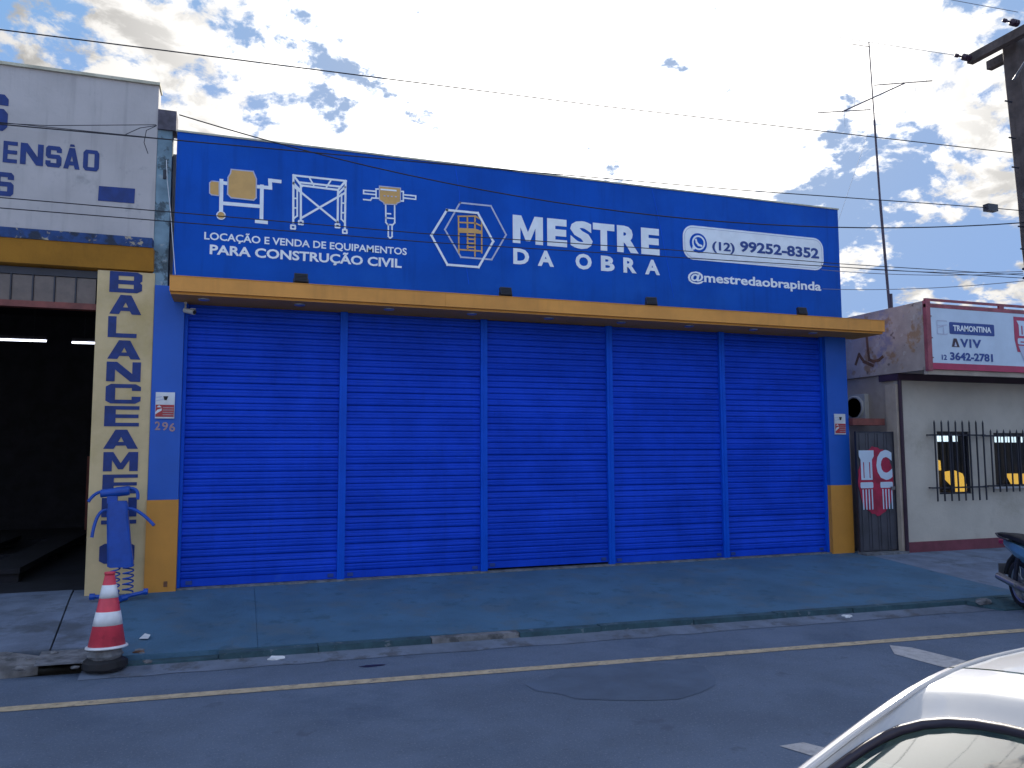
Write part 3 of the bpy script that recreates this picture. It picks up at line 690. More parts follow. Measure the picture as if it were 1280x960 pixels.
# small things seen in the dark garage
t = thing('alignment_ramp', 'low steel wheel alignment ramp with two tracks on the garage floor', 'ramp', (-3.3, 4, 0))
for x in (-3.75, -2.75): obj('track', BX((x-.22, x+.22, 1.2, 5.6, .10, .17)), mDark, t, bev=.01)
for y in (1.3, 3.4, 5.5): obj('cross_beam', BX((-3.95, -2.55, y-.06, y+.06, -.01, .10)), mDark, t)
t = thing('tool_cabinet', 'red steel post and cabinet against the dark garage wall', 'cabinet', (-2.6, 7, 0))
obj('cabinet_body', BX((-3.0, -2.4, 8.2, 8.8, 0, 1.5)), mRedI, t, bev=.01)
for k in range(4): obj('drawer', BX((-2.98, -2.42, 8.18, 8.199, .08+.35*k, .38+.35*k)), mRedI, t)
for x0, x1, l in ((-4.9, -3.375, 'long lit fluorescent tube hanging in the garage, left one'), (-2.965, -2.0, 'lit fluorescent tube hanging in the garage, right one nearer the column')):
    t = thing('fluorescent_lamp', l, 'ceiling light', ((x0+x1)/2, 6, 3.6), 0, 'lit fluorescent lamps in the garage')
    obj('tube', TB(([(x0, 6, 3.575), (x1, 6, 3.585)], .018)), mTube, t)
    obj('fitting', BX((x0, x1, 5.97, 6.03, 3.61, 3.66)), mSteelD, t)
    obj('hanger', TB(([(x0+.2, 6, 3.66), (x0+.2, 6, 4.5)], .004), ([(x1-.2, 6, 3.66), (x1-.2, 6, 4.5)], .004)), mSteelD, t)

# ------------------------------------------------------------------ blue figure of suspension parts
t = thing('suspension_figure', 'blue figure built of car suspension parts with coil spring legs by the column', 'figure', (-1.21, -.4, 0))
FYY = -.40
obj('head', LT([(.030, -.155), (.044, -.15), (.046, -.02), (.052, 0), (.052, .12), (.046, .135)], 18, (0, 0, 0), 'X') , mDollB, t)
h = [o for o in t.children if o.name.startswith('head')][0]
for v in h.data.vertices: v.co = (v.co.x-1.285, v.co.y+FYY, v.co.z+1.142+(v.co.x)*.10)
def bez(p0, p1, p2, n=8): return [Vector(p0)*(1-u)**2+Vector(p1)*2*u*(1-u)+Vector(p2)*u*u for u in [i/n for i in range(n+1)]]
obj('neck', BX((-1.37, -1.27, FYY-.03, FYY+.03, 1.02, 1.10)), mDollB, t, bev=.008)
obj('upper_bar', TB((bez((-1.41, FYY, 1.15), (-1.49, FYY-.02, 1.15), (-1.545, FYY-.06, 1.045)), .017)), mDollB, t)
obj('upper_bar', TB((bez((-1.15, FYY, 1.175), (-1.055, FYY-.02, 1.19), (-1.062, FYY-.06, 1.06)), .018)), mDollB, t)
obj('arm', TB((bez((-1.36, FYY, .945), (-1.47, FYY-.02, .98), (-1.495, FYY-.07, .665), 10), .017)), mDollB, t)
obj('arm', TB((bez((-1.19, FYY, .955), (-1.08, FYY-.02, .99), (-.885, FYY-.10, .775), 10), .018)), mDollB, t)
bm = bmesh.new()
sec = [(1.045, -1.345, -1.19), (1.0, -1.350, -1.175), (.90, -1.358, -1.168), (.60, -1.345, -1.135), (.42, -1.335, -1.105), (.345, -1.335, -1.10), (.33, -1.31, -1.12)]
rg = []
for z, a, b in sec:
    a -= .008; b += .012
    rg.append([bm.verts.new(p) for p in ((a, FYY-.035, z), (a+.02, FYY-.05, z), (b-.02, FYY-.05, z), (b, FYY-.035, z), (b, FYY+.04, z), (a, FYY+.04, z))])
for q, w in zip(rg, rg[1:]):
    for i in range(6): bm.faces.new((q[i], q[(i+1) % 6], w[(i+1) % 6], w[i]))
bm.faces.new(rg[0]); bm.faces.new(rg[-1][::-1])
obj('torso', bm, mDollB, t)
def coil(x, y, z0, z1, r, w, turns):
    n = int(turns*14); return TB(([(x+r*cos(2*pi*turns*i/n), y+r*sin(2*pi*turns*i/n), z0+(z1-z0)*i/n) for i in range(n+1)], w), n=6)
obj('coil_spring', coil(-1.265, FYY, .07, .345, .045, .0085, 4.5), mDollB, t, smooth=True)
obj('coil_spring', coil(-1.135, FYY, .055, .345, .052, .0085, 5), mDollB, t, smooth=True)
gz = pz(-.45)
obj('foot', TB(([(-1.48, FYY-.03, gz+.055), (-1.30, FYY-.02, gz+.045), (-1.22, FYY-.06, gz+.03)], .022), ([(-1.50, FYY-.03, gz+.055), (-1.45, FYY-.03, gz+.055)], .034), ([(-1.30, FYY, gz+.04), (-1.22, FYY, gz+.06)], .035)), mDollB, t)
obj('foot', TB(([(-1.19, FYY-.12, gz+.035), (-1.10, FYY-.05, gz+.05), (-.95, FYY-.03, gz+.075)], .021), ([(-.975, FYY-.03, gz+.078), (-.93, FYY-.03, gz+.078)], .034), ([(-1.19, FYY-.12, gz+.032), (-1.13, FYY-.08, gz+.04)], .033)), mDollB, t)

# ------------------------------------------------------------------ traffic cone on its block
cx0, cy0 = -1.03, -2.58
bm = LT([(.16, 0), (.175, .02), (.17, .07), (.13, .095)], 20, (cx0, cy0, -.215)); random.seed(8)
for v in bm.verts: v.co.x = cx0+(v.co.x-cx0)*1.0*random.uniform(.95, 1.05); v.co.y = cy0+(v.co.y-cy0)*.8; v.co.z += random.uniform(-.006, .006)
tag(obj('rubber_block', bm, mBlack), 'black rubber lump under the traffic cone at the kerb', 'block')
bm = LT([(.12, 0), (.135, .03), (.11, .07), (.09, .085)], 12, (cx0, cy0, -.125))
for v in bm.verts: v.co.x += random.uniform(-.012, .012); v.co.y += random.uniform(-.012, .012)
tag(obj('concrete_lump', bm, mConc), 'rough grey concrete lump between the traffic cone and the black rubber', 'stone')
t = thing('traffic_cone', 'red traffic cone with two white bands beside the kerb', 'traffic cone', (cx0, cy0, -.04))
T = Matrix.Translation((cx0+.01, cy0, -.045)) @ Matrix.Rotation(R(-.3), 4, 'Y') @ Matrix.Rotation(R(-4), 4, 'X')
def cr(z): return .146-.112*(z/.615)
def cseg(name, z0, z1, m, k=0., par=None, grow=0.):
    bm = LT([(cr(z0)+grow, z0), (cr((z0+z1)/2)+grow, (z0+z1)/2), (cr(z1)+grow, z1)], 28); bmesh.ops.transform(bm, matrix=T, verts=bm.verts)
    return obj(name, bm, m, par or t, smooth=False)
body = cseg('cone_body', .012, .60, mCone)
cseg('reflective_band', .185, .295, mConeW, par=body, grow=.0025); cseg('reflective_band', .405, .51, mConeW, par=body, grow=.0025)
bm = LT([(.05-.01, .592), (.043, .612), (.034, .618), (.02, .618)], 24); bmesh.ops.transform(bm, matrix=T, verts=bm.verts); obj('cone_tip', bm, mCone, t)
bm = LT([(.150, 0), (.163, .004), (.160, .018), (.145, .022)], 28); bmesh.ops.transform(bm, matrix=T, verts=bm.verts); obj('base_rim', bm, mConeW, t)
for p in t.children_recursive:
    if p.type == 'MESH':
        for f in p.data.polygons: f.use_smooth = abs(f.normal.z) < .8
bm = bmesh.new()
bm.faces.new([bm.verts.new(p) for p in ((-.84, -1.98, -.118), (-.76, -2.02, -.115), (-.75, -1.93, -.10), (-.80, -1.90, -.09))])
tag(obj('paper_scrap', bm, mPaper), 'scrap of white paper on the pavement just right of the traffic cone', 'litter')
def crumple(x, y, z, s, label, m, name='litter', seed=1):
    random.seed(seed); bm = bmesh.new(); bmesh.ops.create_icosphere(bm, subdivisions=2, radius=s)
    for v in bm.verts: k = random.uniform(.65, 1.15); v.co = Vector((v.co.x*k*1.5+x, v.co.y*k+y, max(z, v.co.z*k*.55+z+s*.3)))
    return tag(obj(name, bm, m), label, 'litter')
crumple(.33, yk(.33)-.06, -.245, .05, 'crumpled white paper in the gutter left of the kerb start', mPaper, 'paper_scrap', 3)
crumple(6.25, yk(6.25)-.08, -.245, .045, 'crumpled white paper in the gutter near the right pillar', mPaper, 'paper_scrap', 5)
crumple(8.1, -3.06, -.20, .075, 'dark stone lump at the kerb corner by the low ramp', mConc, 'stone', 6)
crumple(-.80, -2.36, -.165, .035, 'small brown stone on the pavement beside the cone rim', mRust, 'stone', 12)

# ------------------------------------------------------------------ right neighbour
rb = thing('cream_shop', 'cream single storey shop with barred windows and projecting sign box', 'shop', (12, 0, 0))
WY = -.35; WX = 9.76
zt0 = 2.66
wx = [(10.49, 11.19, .86, 1.86), (11.70, 12.95, .96, 1.84), (13.5, 14.6, .96, 1.84)]
# front wall built round its window openings
W2 = WY+.10
segs = [(WX, 18, WY, W2, 1.86, zt0), (WX, 18, WY, W2, .14, .86), (WX, 10.49, WY, W2, .86, 1.86), (11.19, 11.70, WY, W2, .86, 1.86), (11.70, 12.95, WY, W2, 1.84, 1.86), (11.70, 12.95, WY, W2, .86, .96), (12.95, 13.5, WY, W2, .86, 1.86), (14.6, 18, WY, W2, .86, 1.86), (13.5, 14.6, WY, W2, 1.84, 1.86), (13.5, 14.6, WY, W2, .86, .96)]
obj('front_wall', BX(*segs), mCream, rb)
obj('skirting', BX((WX-.01, 18, WY-.02, 0, -.15, .139)), mBase, rb, bev=.004)
obj('side_wall', BX((WX, WX+.2, W2+.001, 9, -.1, 2.765)), mCreamS, rb)
obj('rear_wall', BX((WX, 18, 9, 9.2, -.1, 3.5)), mCreamS, rb)
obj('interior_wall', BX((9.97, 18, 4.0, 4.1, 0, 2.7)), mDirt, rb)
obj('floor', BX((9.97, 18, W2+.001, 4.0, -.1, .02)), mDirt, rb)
obj('top_beam', BX((WX-.05, 18, WY-.04, 0, zt0+.001, 2.765)), mPipe, rb)
obj('downpipe', TB(([(WX-.01, WY-.03, -.05), (WX-.01, WY-.03, zt0)], .03)), mPipe, rb)
obj('parapet_side', BX((9.70, 9.86, -.93, 9.2, 2.77, 3.815)), mWeath, rb, bev=.006)
obj('soffit', BX((9.861, 18, -.90, WY, 2.768, 2.80)), mCreamS, rb)
obj('parapet_front', BX((9.861, 18, -.93, -.80, 2.801, 3.79)), mCreamS, rb)
obj('roof', BX((9.861, 18, -.79, 9.0, 3.0, 3.06)), mRoof, rb)
strokes('rust_stain', [], .01, 0, mRust, rb) if 0 else None
# painted scrawl and rust marks on the parapet side (flat marks on plane x=9.70)
def sidemark(name, lines, w, m, par):
    bm = bmesh.new(); k = 0
    for ln_ in lines:
        for (a, b), (c, d) in zip(ln_, ln_[1:]):
            u = Vector((0, c-a, d-b)).normalized()*(w*.5); q = Vector((0, -u.z, u.y)); xx = 9.697-.0003*(k % 5); k += 1
            A_, B_ = Vector((xx, a, b)), Vector((xx, c, d))
            bm.faces.new([bm.verts.new(v) for v in (A_-u+q, A_-u-q, B_+u-q, B_+u+q)])
    return obj(name, bm, m, par)
sidemark('rust_mark', [[(0.205,3.426),(0.191,3.199),(0.171,3.043),(0.081,3.005),(-0.038,3.014),(-0.108,3.052)], [(0.469,3.006),(0.389,3.156),(0.289,3.024),(0.102,2.938)]], .05, mRust, rb)
# sign box frame
sg = thing('shop_sign', 'long white shop sign board with crimson lower band above the cream wall', 'sign', (12, -1, 2.8))
SY = -.985
obj('sign_panel', BX((9.79, 14.6, SY, SY+.03, 2.872, 3.712)), mSignW, sg)
obj('crimson_band', BX((9.79, 14.6, SY-.002, SY+.03, 2.775, 2.871)), mRedB, sg)
obj('frame_post', BX((9.70, 9.785, SY-.01, SY+.05, 2.75, 3.82)), mFrameR, sg, bev=.004)
obj('frame_rail', BX((9.70, 14.7, SY-.005, SY+.04, 3.713, 3.765)), mFrameR, sg)
obj('frame_rail', BX((9.70, 14.7, SY-.005, SY+.03, 3.815, 3.85)), mFrameR, sg)
for x in (11.25, 12.6, 13.9): obj('frame_post', BX((x-.05, x+.05, SY-.004, SY+.03, 3.766, 3.814)), mFrameR, sg)
obj('lower_rail', BX((9.72, 14.7, SY+.03, SY+.10, 2.70, 2.772)), mCreamS, sg)
for z in (2.95, 3.25, 3.58): obj('bolt', TB(([(9.80, SY-.012, z), (9.80, SY, z)], .010), n=6), mGreyM, sg)
A = [(10.152,3.501), (11.068,3.516), (11.053,3.326), (10.155,3.323)]
tx0, tx1 = A[0][0], A[1][0]; tz0, tz1 = (A[2][1]+A[3][1])/2, (A[0][1]+A[1][1])/2
flat('blue_label', [rrect(tx0, tx1, tz0, tz1, .02, 3)], SY-.003, mDarkBl, sg)
text('sign_lettering', 'TRAMONTINA', tx0+.07, tx1-.07, tz0+.05, tz1-.045, SY-.007, mWhiteP, sg, .03)
lx0 = tx0-.24
strokes('outline_emblem', [rrect(lx0, lx0+.19, tz0-.01, tz1+.01, .01, 2), [(lx0, tz1-.06), (lx0+.12, tz1-.08)], [(lx0+.19, tz1-.05), (lx0+.08, tz0+.12)], [(lx0, tz0+.08), (lx0+.10, tz0+.11)], [(lx0+.12, tz0), (lx0+.12, tz0+.08)]], .014, SY-.004, mGrayL, sg, False)
A = [(10.182,3.127), (10.782,3.139), (10.215,3.258)]
a0, a1, zb, zt = A[0][0], A[1][0], A[0][1], A[2][1]
w = (a1-a0)
flat('sign_lettering', [[(a0, zb), (a0+w*.07, zt), (a0+w*.17, zt), (a0+w*.26, zb)]], SY-.004, mPipe, sg)
flat('sign_lettering', [[(a0+w*.08, zb+.01), (a0+w*.12, zt-.05), (a0+w*.17, zb+.01)]], SY-.007, mGrayL, sg)
text('sign_lettering', 'V', a0+w*.29, a0+w*.56, zb, zt, SY-.004, mDarkBl, sg, .04)
text('sign_lettering', 'I', a0+w*.60, a0+w*.66, zb, zt, SY-.004, mDarkBl, sg, .04)
text('sign_lettering', 'V', a0+w*.70, a0+w*1.0, zb, zt, SY-.004, mDarkBl, sg, .04)
A = [(10.137,2.924), (11.006,2.925), (10.145,3.043), (9.971,2.924), (10.070,3.001)]
text('sign_lettering', '3642-2781', A[0][0], A[1][0], A[0][1], A[2][1], SY-.004, mDarkBl, sg, .035)
text('sign_lettering', '12', A[3][0], A[4][0], A[3][1], A[4][1], SY-.004, mDarkBl, sg, .02)
# crimson column emblem at the right of the board
ex = 11.49
flat('column_emblem', [[(ex, 3.30), (ex, 3.66), (ex+.75, 3.66), (ex+.75, 3.30), (ex+.52, 3.10), (ex+.05, 3.10)]], SY-.003, mRedB, sg)
for k in range(2):
    b0 = ex+.06+k*.36
    flat('column_emblem', [[(b0, 3.60), (b0+.28, 3.60), (b0+.24, 3.53), (b0+.24, 3.36), (b0+.04, 3.36), (b0+.04, 3.53)], [(b0+.09, 3.38), (b0+.09, 3.52), (b0+.12, 3.52), (b0+.12, 3.38)], [(b0+.16, 3.38), (b0+.16, 3.52), (b0+.19, 3.52), (b0+.19, 3.38)]], SY-.006, mSignW, sg)
    flat('column_emblem', [rrect(b0+.0, b0+.28, 3.22, 3.32, .03, 3), [(b0+.06, 3.25), (b0+.06, 3.27), (b0+.22, 3.27), (b0+.22, 3.25)]], SY-.006, mSignW, sg)
flat('column_emblem', [[(ex+.07, 3.20), (ex+.30, 3.20), (ex+.26, 2.93), (ex+.20, 2.90)]], SY-.0065, mGrayL, sg)

# windows with bars
def window(x0, x1, z0, z1, yel, lamp):
    f = obj('window', BX((x0, x0+.03, WY+.04, WY+.085, z0, z1), (x1-.03, x1, WY+.04, WY+.085, z0, z1), (x0+.03, x1-.03, WY+.04, WY+.085, z1-.03, z1), (x0+.03, x1-.03, WY+.04, WY+.085, z0, z0+.03), ((x0+x1)/2-.015, (x0+x1)/2+.015, WY+.035, WY+.08, z0+.03, z1-.03)), mSteelD, rb)
    for a, b in ((x0+.03, (x0+x1)/2-.015), ((x0+x1)/2+.015, x1-.03)):
        obj('pane', BX((a, b, WY+.06, WY+.064, z0+.03, z1-.03)), mPaneG, f)
for q in wx: window(*q, None, None)
obj('window_sill', BX((11.66, 12.99, WY-.03, WY-.001, .93, .958)), mConeW, rb)
# glowing panels added inside the shop for bright sky and reflections in the windows
t = thing('window_sky_glow', 'row of small glow panels standing in for bright sky in the left barred window', 'glow panel', (10.9, 1.2, 1.9))
q = [(12.237,1.718), (12.816,1.854)]
lw = (q[1][0]-q[0][0])/7
for k in range(7): obj('sky_glow_panel', BX((q[0][0]+k*lw, q[0][0]+k*lw+lw*.62, 1.3, 1.33, q[0][1], q[1][1])), mSkyGlow, t)
t2 = thing('window_sky_glow', 'row of small glow panels standing in for bright sky in the right barred window', 'glow panel', (13.5, 1.2, 1.9))
q = [(13.758,1.704), (14.503,1.813)]
lw = (q[1][0]-q[0][0])/4.3
for k in range(7): obj('sky_glow_panel', BX((q[0][0]+k*lw, q[0][0]+k*lw+lw*.66, 1.3, 1.33, q[0][1], q[1][1])), mSkyGlow, t2)
def yellow(pts, y, label):  # glowing panel and stand added to imitate a yellow reflection
    t = thing('yellow_reflection', label, 'reflection glow', (pts[0][0], y, 0))
    flat('reflection_panel', [pts], y, mYel, t, .05)
    xs_ = [p[0] for p in pts]; obj('stand', BX(((min(xs_)+max(xs_))/2-.15, (min(xs_)+max(xs_))/2+.15, y+.04, y+.3, .02, min(p[1] for p in pts)+.05)), mSteelD, t)
yellow([(x, z) for x, z in [(12.304,1.156), (12.539,1.183), (12.730,1.121), (12.814,0.912), (12.803,0.749), (12.548,0.755), (12.481,0.903), (12.352,1.008)]], 1.2, 'slanted yellow glow panel standing in for a reflection, low behind the left barred window')
yellow([(x, z) for x, z in [(12.109,1.408), (12.260,1.363), (12.267,1.186), (12.097,1.217)]], 1.25, 'small yellow glow panel standing in for a reflection at the left edge of the left barred window')
yellow([(x, z) for x, z in [(13.858,1.107), (14.742,1.096), (14.725,0.894), (13.988,0.907)]], 1.2, 'low yellow glow panel standing in for a reflection behind the right barred window')
GBY = WY-.10
def grille(x0, x1, n, z0, z1, zr0, zr1, label):
    t = thing('window_grille', label, 'window bars', ((x0+x1)/2, GBY, z0), 0, 'iron grilles on the cream shop')
    for i in range(n):
        x = x0+(x1-x0)*i/(n-1)
        bm = BX((x-.009, x+.009, GBY-.009, GBY+.009, z0, z1-.04))
        # pointed tip
        r = bmesh.ops.create_cone(bm, cap_ends=True, segments=4, radius1=.015, radius2=.002, depth=.05, matrix=Matrix.Translation((x, GBY, z1-.016)) @ Matrix.Rotation(pi/4, 4, 'Z'))
        obj('bar', bm, mSteelD, t)
    for z in (zr0, zr1): obj('rail', BX((x0-.07, x1+.07, GBY+.013, GBY+.031, z-.012, z+.012)), mSteelD, t)
    for x in (x0-.06, x1+.06):
        for z in (zr0, zr1): obj('anchor', BX((x-.01, x+.01, GBY+.031, WY, z-.01, z+.01)), mSteelD, t)
grille(10.34, 11.36, 8, .76, 2.03, .97, 1.80, 'tall iron grille with eight bars over the left window of the cream shop')
grille(11.52, 13.1, 12, .88, 1.89, .98, 1.79, 'wide low iron grille over the window at the right photo edge')

# gate
GX0, GX1, GTY = 8.985, 9.73, -.28
t = thing('metal_gate', 'narrow dark metal gate painted with white columns on crimson between the shops', 'gate', (9.35, GTY, 0))
A = [(8.936,1.832), (9.735,1.836), (8.858,0.026), (9.722,-0.013)]
z1 = 1.84; x0, x1 = 8.95, 9.66
for i in range(4):
    a = x0+(x1-x0)*i/4; b = x0+(x1-x0)*(i+1)/4
    obj('gate_panel', BX((a+.004, b-.004, GTY, GTY+.02, .03, z1-.01), (a+.05, b-.05, GTY-.010, GTY-.0005, .04, z1-.02)), mGate, t, bev=.003)
obj('gate_frame', BX((x0, x1, GTY-.004, GTY+.03, z1-.01, z1+.015), (x0-.01, x0+.002, GTY-.006, GTY+.03, .02, z1+.015), (x1-.002, x1+.02, GTY-.006, GTY+.03, .02, z1+.015)), mSteelD, t)
A = [(8.971,1.562), (9.610,1.560), (9.559,0.657), (8.925,0.674)]
ga, gb, gz1, gz0 = A[0][0], A[1][0], A[0][1], A[2][1]
gw, gh = gb-ga, gz1-gz0
random.seed(31)
bl = [(ga+gw*.5+gw*.54*cos(2*pi*i/40)*(1+random.uniform(-.04, .04)), gz0+gh*.48+gh*.58*sin(2*pi*i/40)*(1+random.uniform(-.04, .04))) for i in range(40)]
GP = GTY-.0125
flat('crimson_field', [bl], GP, mGateR, t)
flat('painted_column', [[(ga, gz1), (ga+gw*.45, gz1), (ga+gw*.45, gz1-gh*.10), (ga+gw*.39, gz1-gh*.16), (ga+gw*.39, gz0+gh*.50), (ga+gw*.05, gz0+gh*.50), (ga+gw*.05, gz1-gh*.16), (ga, gz1-gh*.10)],
    [(ga+gw*.12, gz1-gh*.2), (ga+gw*.15, gz1-gh*.2), (ga+gw*.15, gz0+gh*.53), (ga+gw*.12, gz0+gh*.53)], [(ga+gw*.30, gz1-gh*.2), (ga+gw*.33, gz1-gh*.2), (ga+gw*.33, gz0+gh*.53), (ga+gw*.30, gz0+gh*.53)]], GP-.003, mSignW, t)
text('painted_letter', 'C', ga+gw*.52, gb, gz0+gh*.5, gz1, GP-.003, mSignW, t, .05)
for a in (ga+gw*.02, ga+gw*.62):
    flat('painted_column', [rrect(a, a+gw*.38, gz0+gh*.36, gz0+gh*.46, .02, 3)], GP-.003, mSignW, t)
    for k in range(4): flat('painted_column', [[(a+gw*(.05+k*.09), gz0), (a+gw*(.05+k*.09)+gw*.035, gz0), (a+gw*(.05+k*.09)+gw*.035, gz0+gh*.34), (a+gw*(.05+k*.09), gz0+gh*.34)]], GP-.003, mSignW, t)
obj('latch', BX((x1-.10, x1-.03, GTY-.04, GTY-.011, .95, 1.0)), mGreyM, t, bev=.004)
dr = thing('doorway', 'red framed doorway and cream post around the narrow dark gate', 'doorway', (9.3, -.1, 0))
obj('lintel', BX((8.97, 9.60, -.2, -.02, 1.955, 2.06)), mRedI, dr, bev=.004)
obj('jamb', BX((8.966+.002, 9.0-.062, -.27, -.10, -.05, 1.87)), mCreamS, dr) if 0 else obj('jamb', BX((8.871+.1, 8.975, -.121, -.10, -.05, 1.87)), mCreamS, dr)
obj('step', BX((8.93, 9.75, -.42, -.24, -.08, .012)), mConc, dr, bev=.006)
obj('jamb', BX((9.68, 9.755, -.36, -.15, -.05, 2.6)), mCreamS, dr)
obj('passage_wall', BX((8.91, 9.755, 6.0, 6.1, -.1, 3.1)), mCreamS, dr)
# air conditioner on the side wall
t = thing('air_conditioner', 'old round fan air conditioner on the side wall above the gate', 'air conditioner', (9.6, .5, 2.2))
obj('casing', BX((9.67, 9.755, .28, .74, 2.05, 2.49)), mAC, t, bev=.012)
obj('fan_ring', LT([(.185, -.03), (.20, -.02), (.20, .0), (.165, .0), (.165, -.03)], 28, (9.672, .50, 2.27), 'X'), mAC, t)
obj('fan_grille', LT([(.16, -.004), (.16, .002)], 24, (9.660, .50, 2.27), 'X'), mSteelD, t)
for k in range(6):
    a = k*pi/6; obj('fan_blade', TB(([(9.650, .5+.155*cos(a), 2.27+.155*sin(a)), (9.650, .5-.155*cos(a), 2.27-.155*sin(a))], .006), n=5), mGreyM, t)
obj('bracket', BX((9.60, 9.756, .32, .35, 2.02, 2.045), (9.60, 9.756, .66, .69, 2.02, 2.045)), mSteelD, t)

# ------------------------------------------------------------------ antenna
ay = 2.0
A = [(11.999,4.335), (11.882,6.516), (11.778,9.781), (11.042,8.215), (12.662,9.046), (10.440,8.106), (11.742,8.355), (11.871,8.882), (13.394,9.211), (11.330,9.654), (11.853,9.676)]
v3 = lambda p, y=ay: (p[0], y, p[1])
t = thing('antenna_mast', 'tall leaning television antenna mast on the roof of the cream shop', 'antenna', (A[0][0], ay, 3.0))
obj('mast', TB(([(A[0][0]+.01, ay, 3.0), v3(A[0])], .035), ([v3(A[0]), v3(A[1])], .026), ([v3(A[1]), ((A[1][0]+A[2][0])/2, ay, (A[1][1]+A[2][1])/2)], .020), ([((A[1][0]+A[2][0])/2, ay, (A[1][1]+A[2][1])/2), v3(A[2])], .012)), mAntM, t)
obj('mast_socket', TB(([(A[0][0]+.045, ay, 3.0), (A[0][0]+.04, ay, A[0][1]+.3)], .035)), mAntM, t)
obj('boom', TB(([v3(A[3], ay), v3(A[4], ay)], .013)), mAntM, t)
obj('cross_bar', TB(([v3(A[5], ay), v3(A[6], ay)], .011)), mAntM, t); obj('cross_bar', TB(([v3(A[7], ay), v3(A[8], ay)], .011)), mAntM, t)
obj('top_bar', TB(([v3(A[9], ay), v3(A[10], ay)], .008)), mAntM, t)
b0, b1 = Vector(v3(A[5])), Vector(v3(A[6])); c0, c1 = Vector(v3(A[7])), Vector(v3(A[8]))
for k in range(5):
    p = b0.lerp(b1, (k+.5)/5); obj('rod', TB(([p+Vector((0, 0, .28)), p-Vector((0, 0, .32))], .003), n=4), mGreyM, t)
    p = c0.lerp(c1, (k+.5)/5); obj('rod', TB(([p+Vector((0, 0, .05)), p-Vector((0, 0, .40))], .003), n=4), mGreyM, t)
wire('guy_wire', [v3([(11.861,8.323)][0]), (10.3, 3.0, 3.1)], .003, mGreyM, 'thin guy wire', parent=t)

# ------------------------------------------------------------------ utility pole and lines
PX, PYY = 9.93, -2.6
t = thing('utility_pole', 'dark weathered utility pole with double crossarm at the right edge', 'utility pole', (PX, PYY, -.2))
bm = BX((PX-.145, PX+.145, PYY-.13, PYY+.13, -.25, 7.15))
for v in bm.verts:
    if v.co.z > 3: v.co.x = PX+(v.co.x-PX)*.85; v.co.y = PYY+(v.co.y-PYY)*.85
    v.co.x += (6.5-v.co.z)*.06-.13
bmesh.ops.subdivide_edges(bm, edges=[e for e in bm.edges if abs(e.verts[0].co.z-e.verts[1].co.z) > 3], cuts=12)
random.seed(13)
for v in bm.verts: v.co.x += random.uniform(-.008, .008); v.co.y += random.uniform(-.008, .008)
obj('post', bm, mPole, t, bev=.02)
obj('crossarm', BX((9.44, 9.545, -4.3, -2.13, 6.93, 7.05)), mPole, t, bev=.01)
obj('crossarm', BX((9.80, 9.90, -4.3, -2.13, 6.90, 7.02)), mPole, t, bev=.01)
obj('brace', TB(([(9.49, PYY-.7, 6.93), (9.56, PYY-.1, 6.45)], .015)), mGreyM, t)
for z in (6.2, 5.7, 5.3, 4.5, 4.2): obj('step_bolt', TB(([(9.62+(6.5-z)*.06, PYY, z), (9.50+(6.5-z)*.06, PYY, z)], .011), n=6), mSteelD, t)
for z in (4.55, 4.9): obj('bracket', TB(([(PX-.14, PYY-.05, z), (PX-.22, PYY-.05, z)], .03), ([(PX-.22, PYY-.05, z-.03), (PX-.22, PYY-.05, z+.05)], .025)), mSteelD, t)
for z in (3.9, 3.78): obj('cable_arm', TB(([(PX-.4, PYY-.1, z), (PX, PYY-.1, z+.01)], .018)), mSteelD, t)
def insul(y, z, x=9.44):
    i = obj('insulator', LT([(.012, 0), (.045, .01), (.045, .03), (.02, .04), (.045, .05), (.045, .07), (.02, .08), (.045, .09), (.045, .11), (.012, .13), (.012, .2), (.025, .21), (.025, .25), (.008, .26)], 12, (0, 0, 0)), mPipe, t)
    for v in i.data.vertices: v.co = (x-v.co.z, y+v.co.y, z+v.co.x)
insul(-2.17, 6.99); insul(-2.9, 7.10); insul(-3.6, 6.99); insul(-4.25, 6.99)
G = 'overhead lines along the street'
D = 'thin bare power wire leading left from the crossarm, '
for y, z, r_, l in ((-2.17, 6.99, .006, 'the one nearest the shops'), (-3.1, 7.10, .006, 'the one from the pole top'), (-3.6, 6.99, .006, 'second from the road side'), (-4.25, 6.99, .006, 'the outermost over the road')):
    wire('power_wire', [(9.19, y, z), (-25, y, z-.2)], r_*.7, mGreyM, D+l, group=G, sag=.35, seg=40)
wire('cable', [(-12, -2.6, 5.02), (-2.014, -2.6, 5.135), (3.5, -2.6, 5.27), (9.586, -2.6, 5.495)], .006, mCableM, 'black cable crossing the sky from the left edge above the white wall to the pole', group=G)
wire('service_cable', [(-.80, -.12, 5.60), (PX-.2, PYY, 4.56)], .008, mCableM, 'twisted black service cable sagging from the pier top across the blue sign to the pole', group=G, sag=.52)
wire('cable', [(-6, -2.6, 4.2), (2.557, -2.6, 4.441), (5.362, -2.6, 4.531), (9.157, -2.6, 4.702), (PX-.2, -2.6, 4.72)], .006, mCableM, 'thin black cable carrying a small dark box near the pole', group=G)
tag(obj('splice_box', BX((9.06, 9.23, -2.64, -2.56, 4.655, 4.745)), mSteelD, bev=.01), 'small dark junction box hanging on a cable just left of the pole', 'box')
wire('cable', [(-12, -2.6, 3.60), (-1.949, -2.6, 3.688), (1.642, -2.6, 3.699), (4.408, -2.6, 3.76), (6.645, -2.6, 3.775), (PX-.35, -2.66, 3.83)], .005, mCableM, 'black cable crossing the blue sign through the telephone panel, upper of the low pair', group=G)
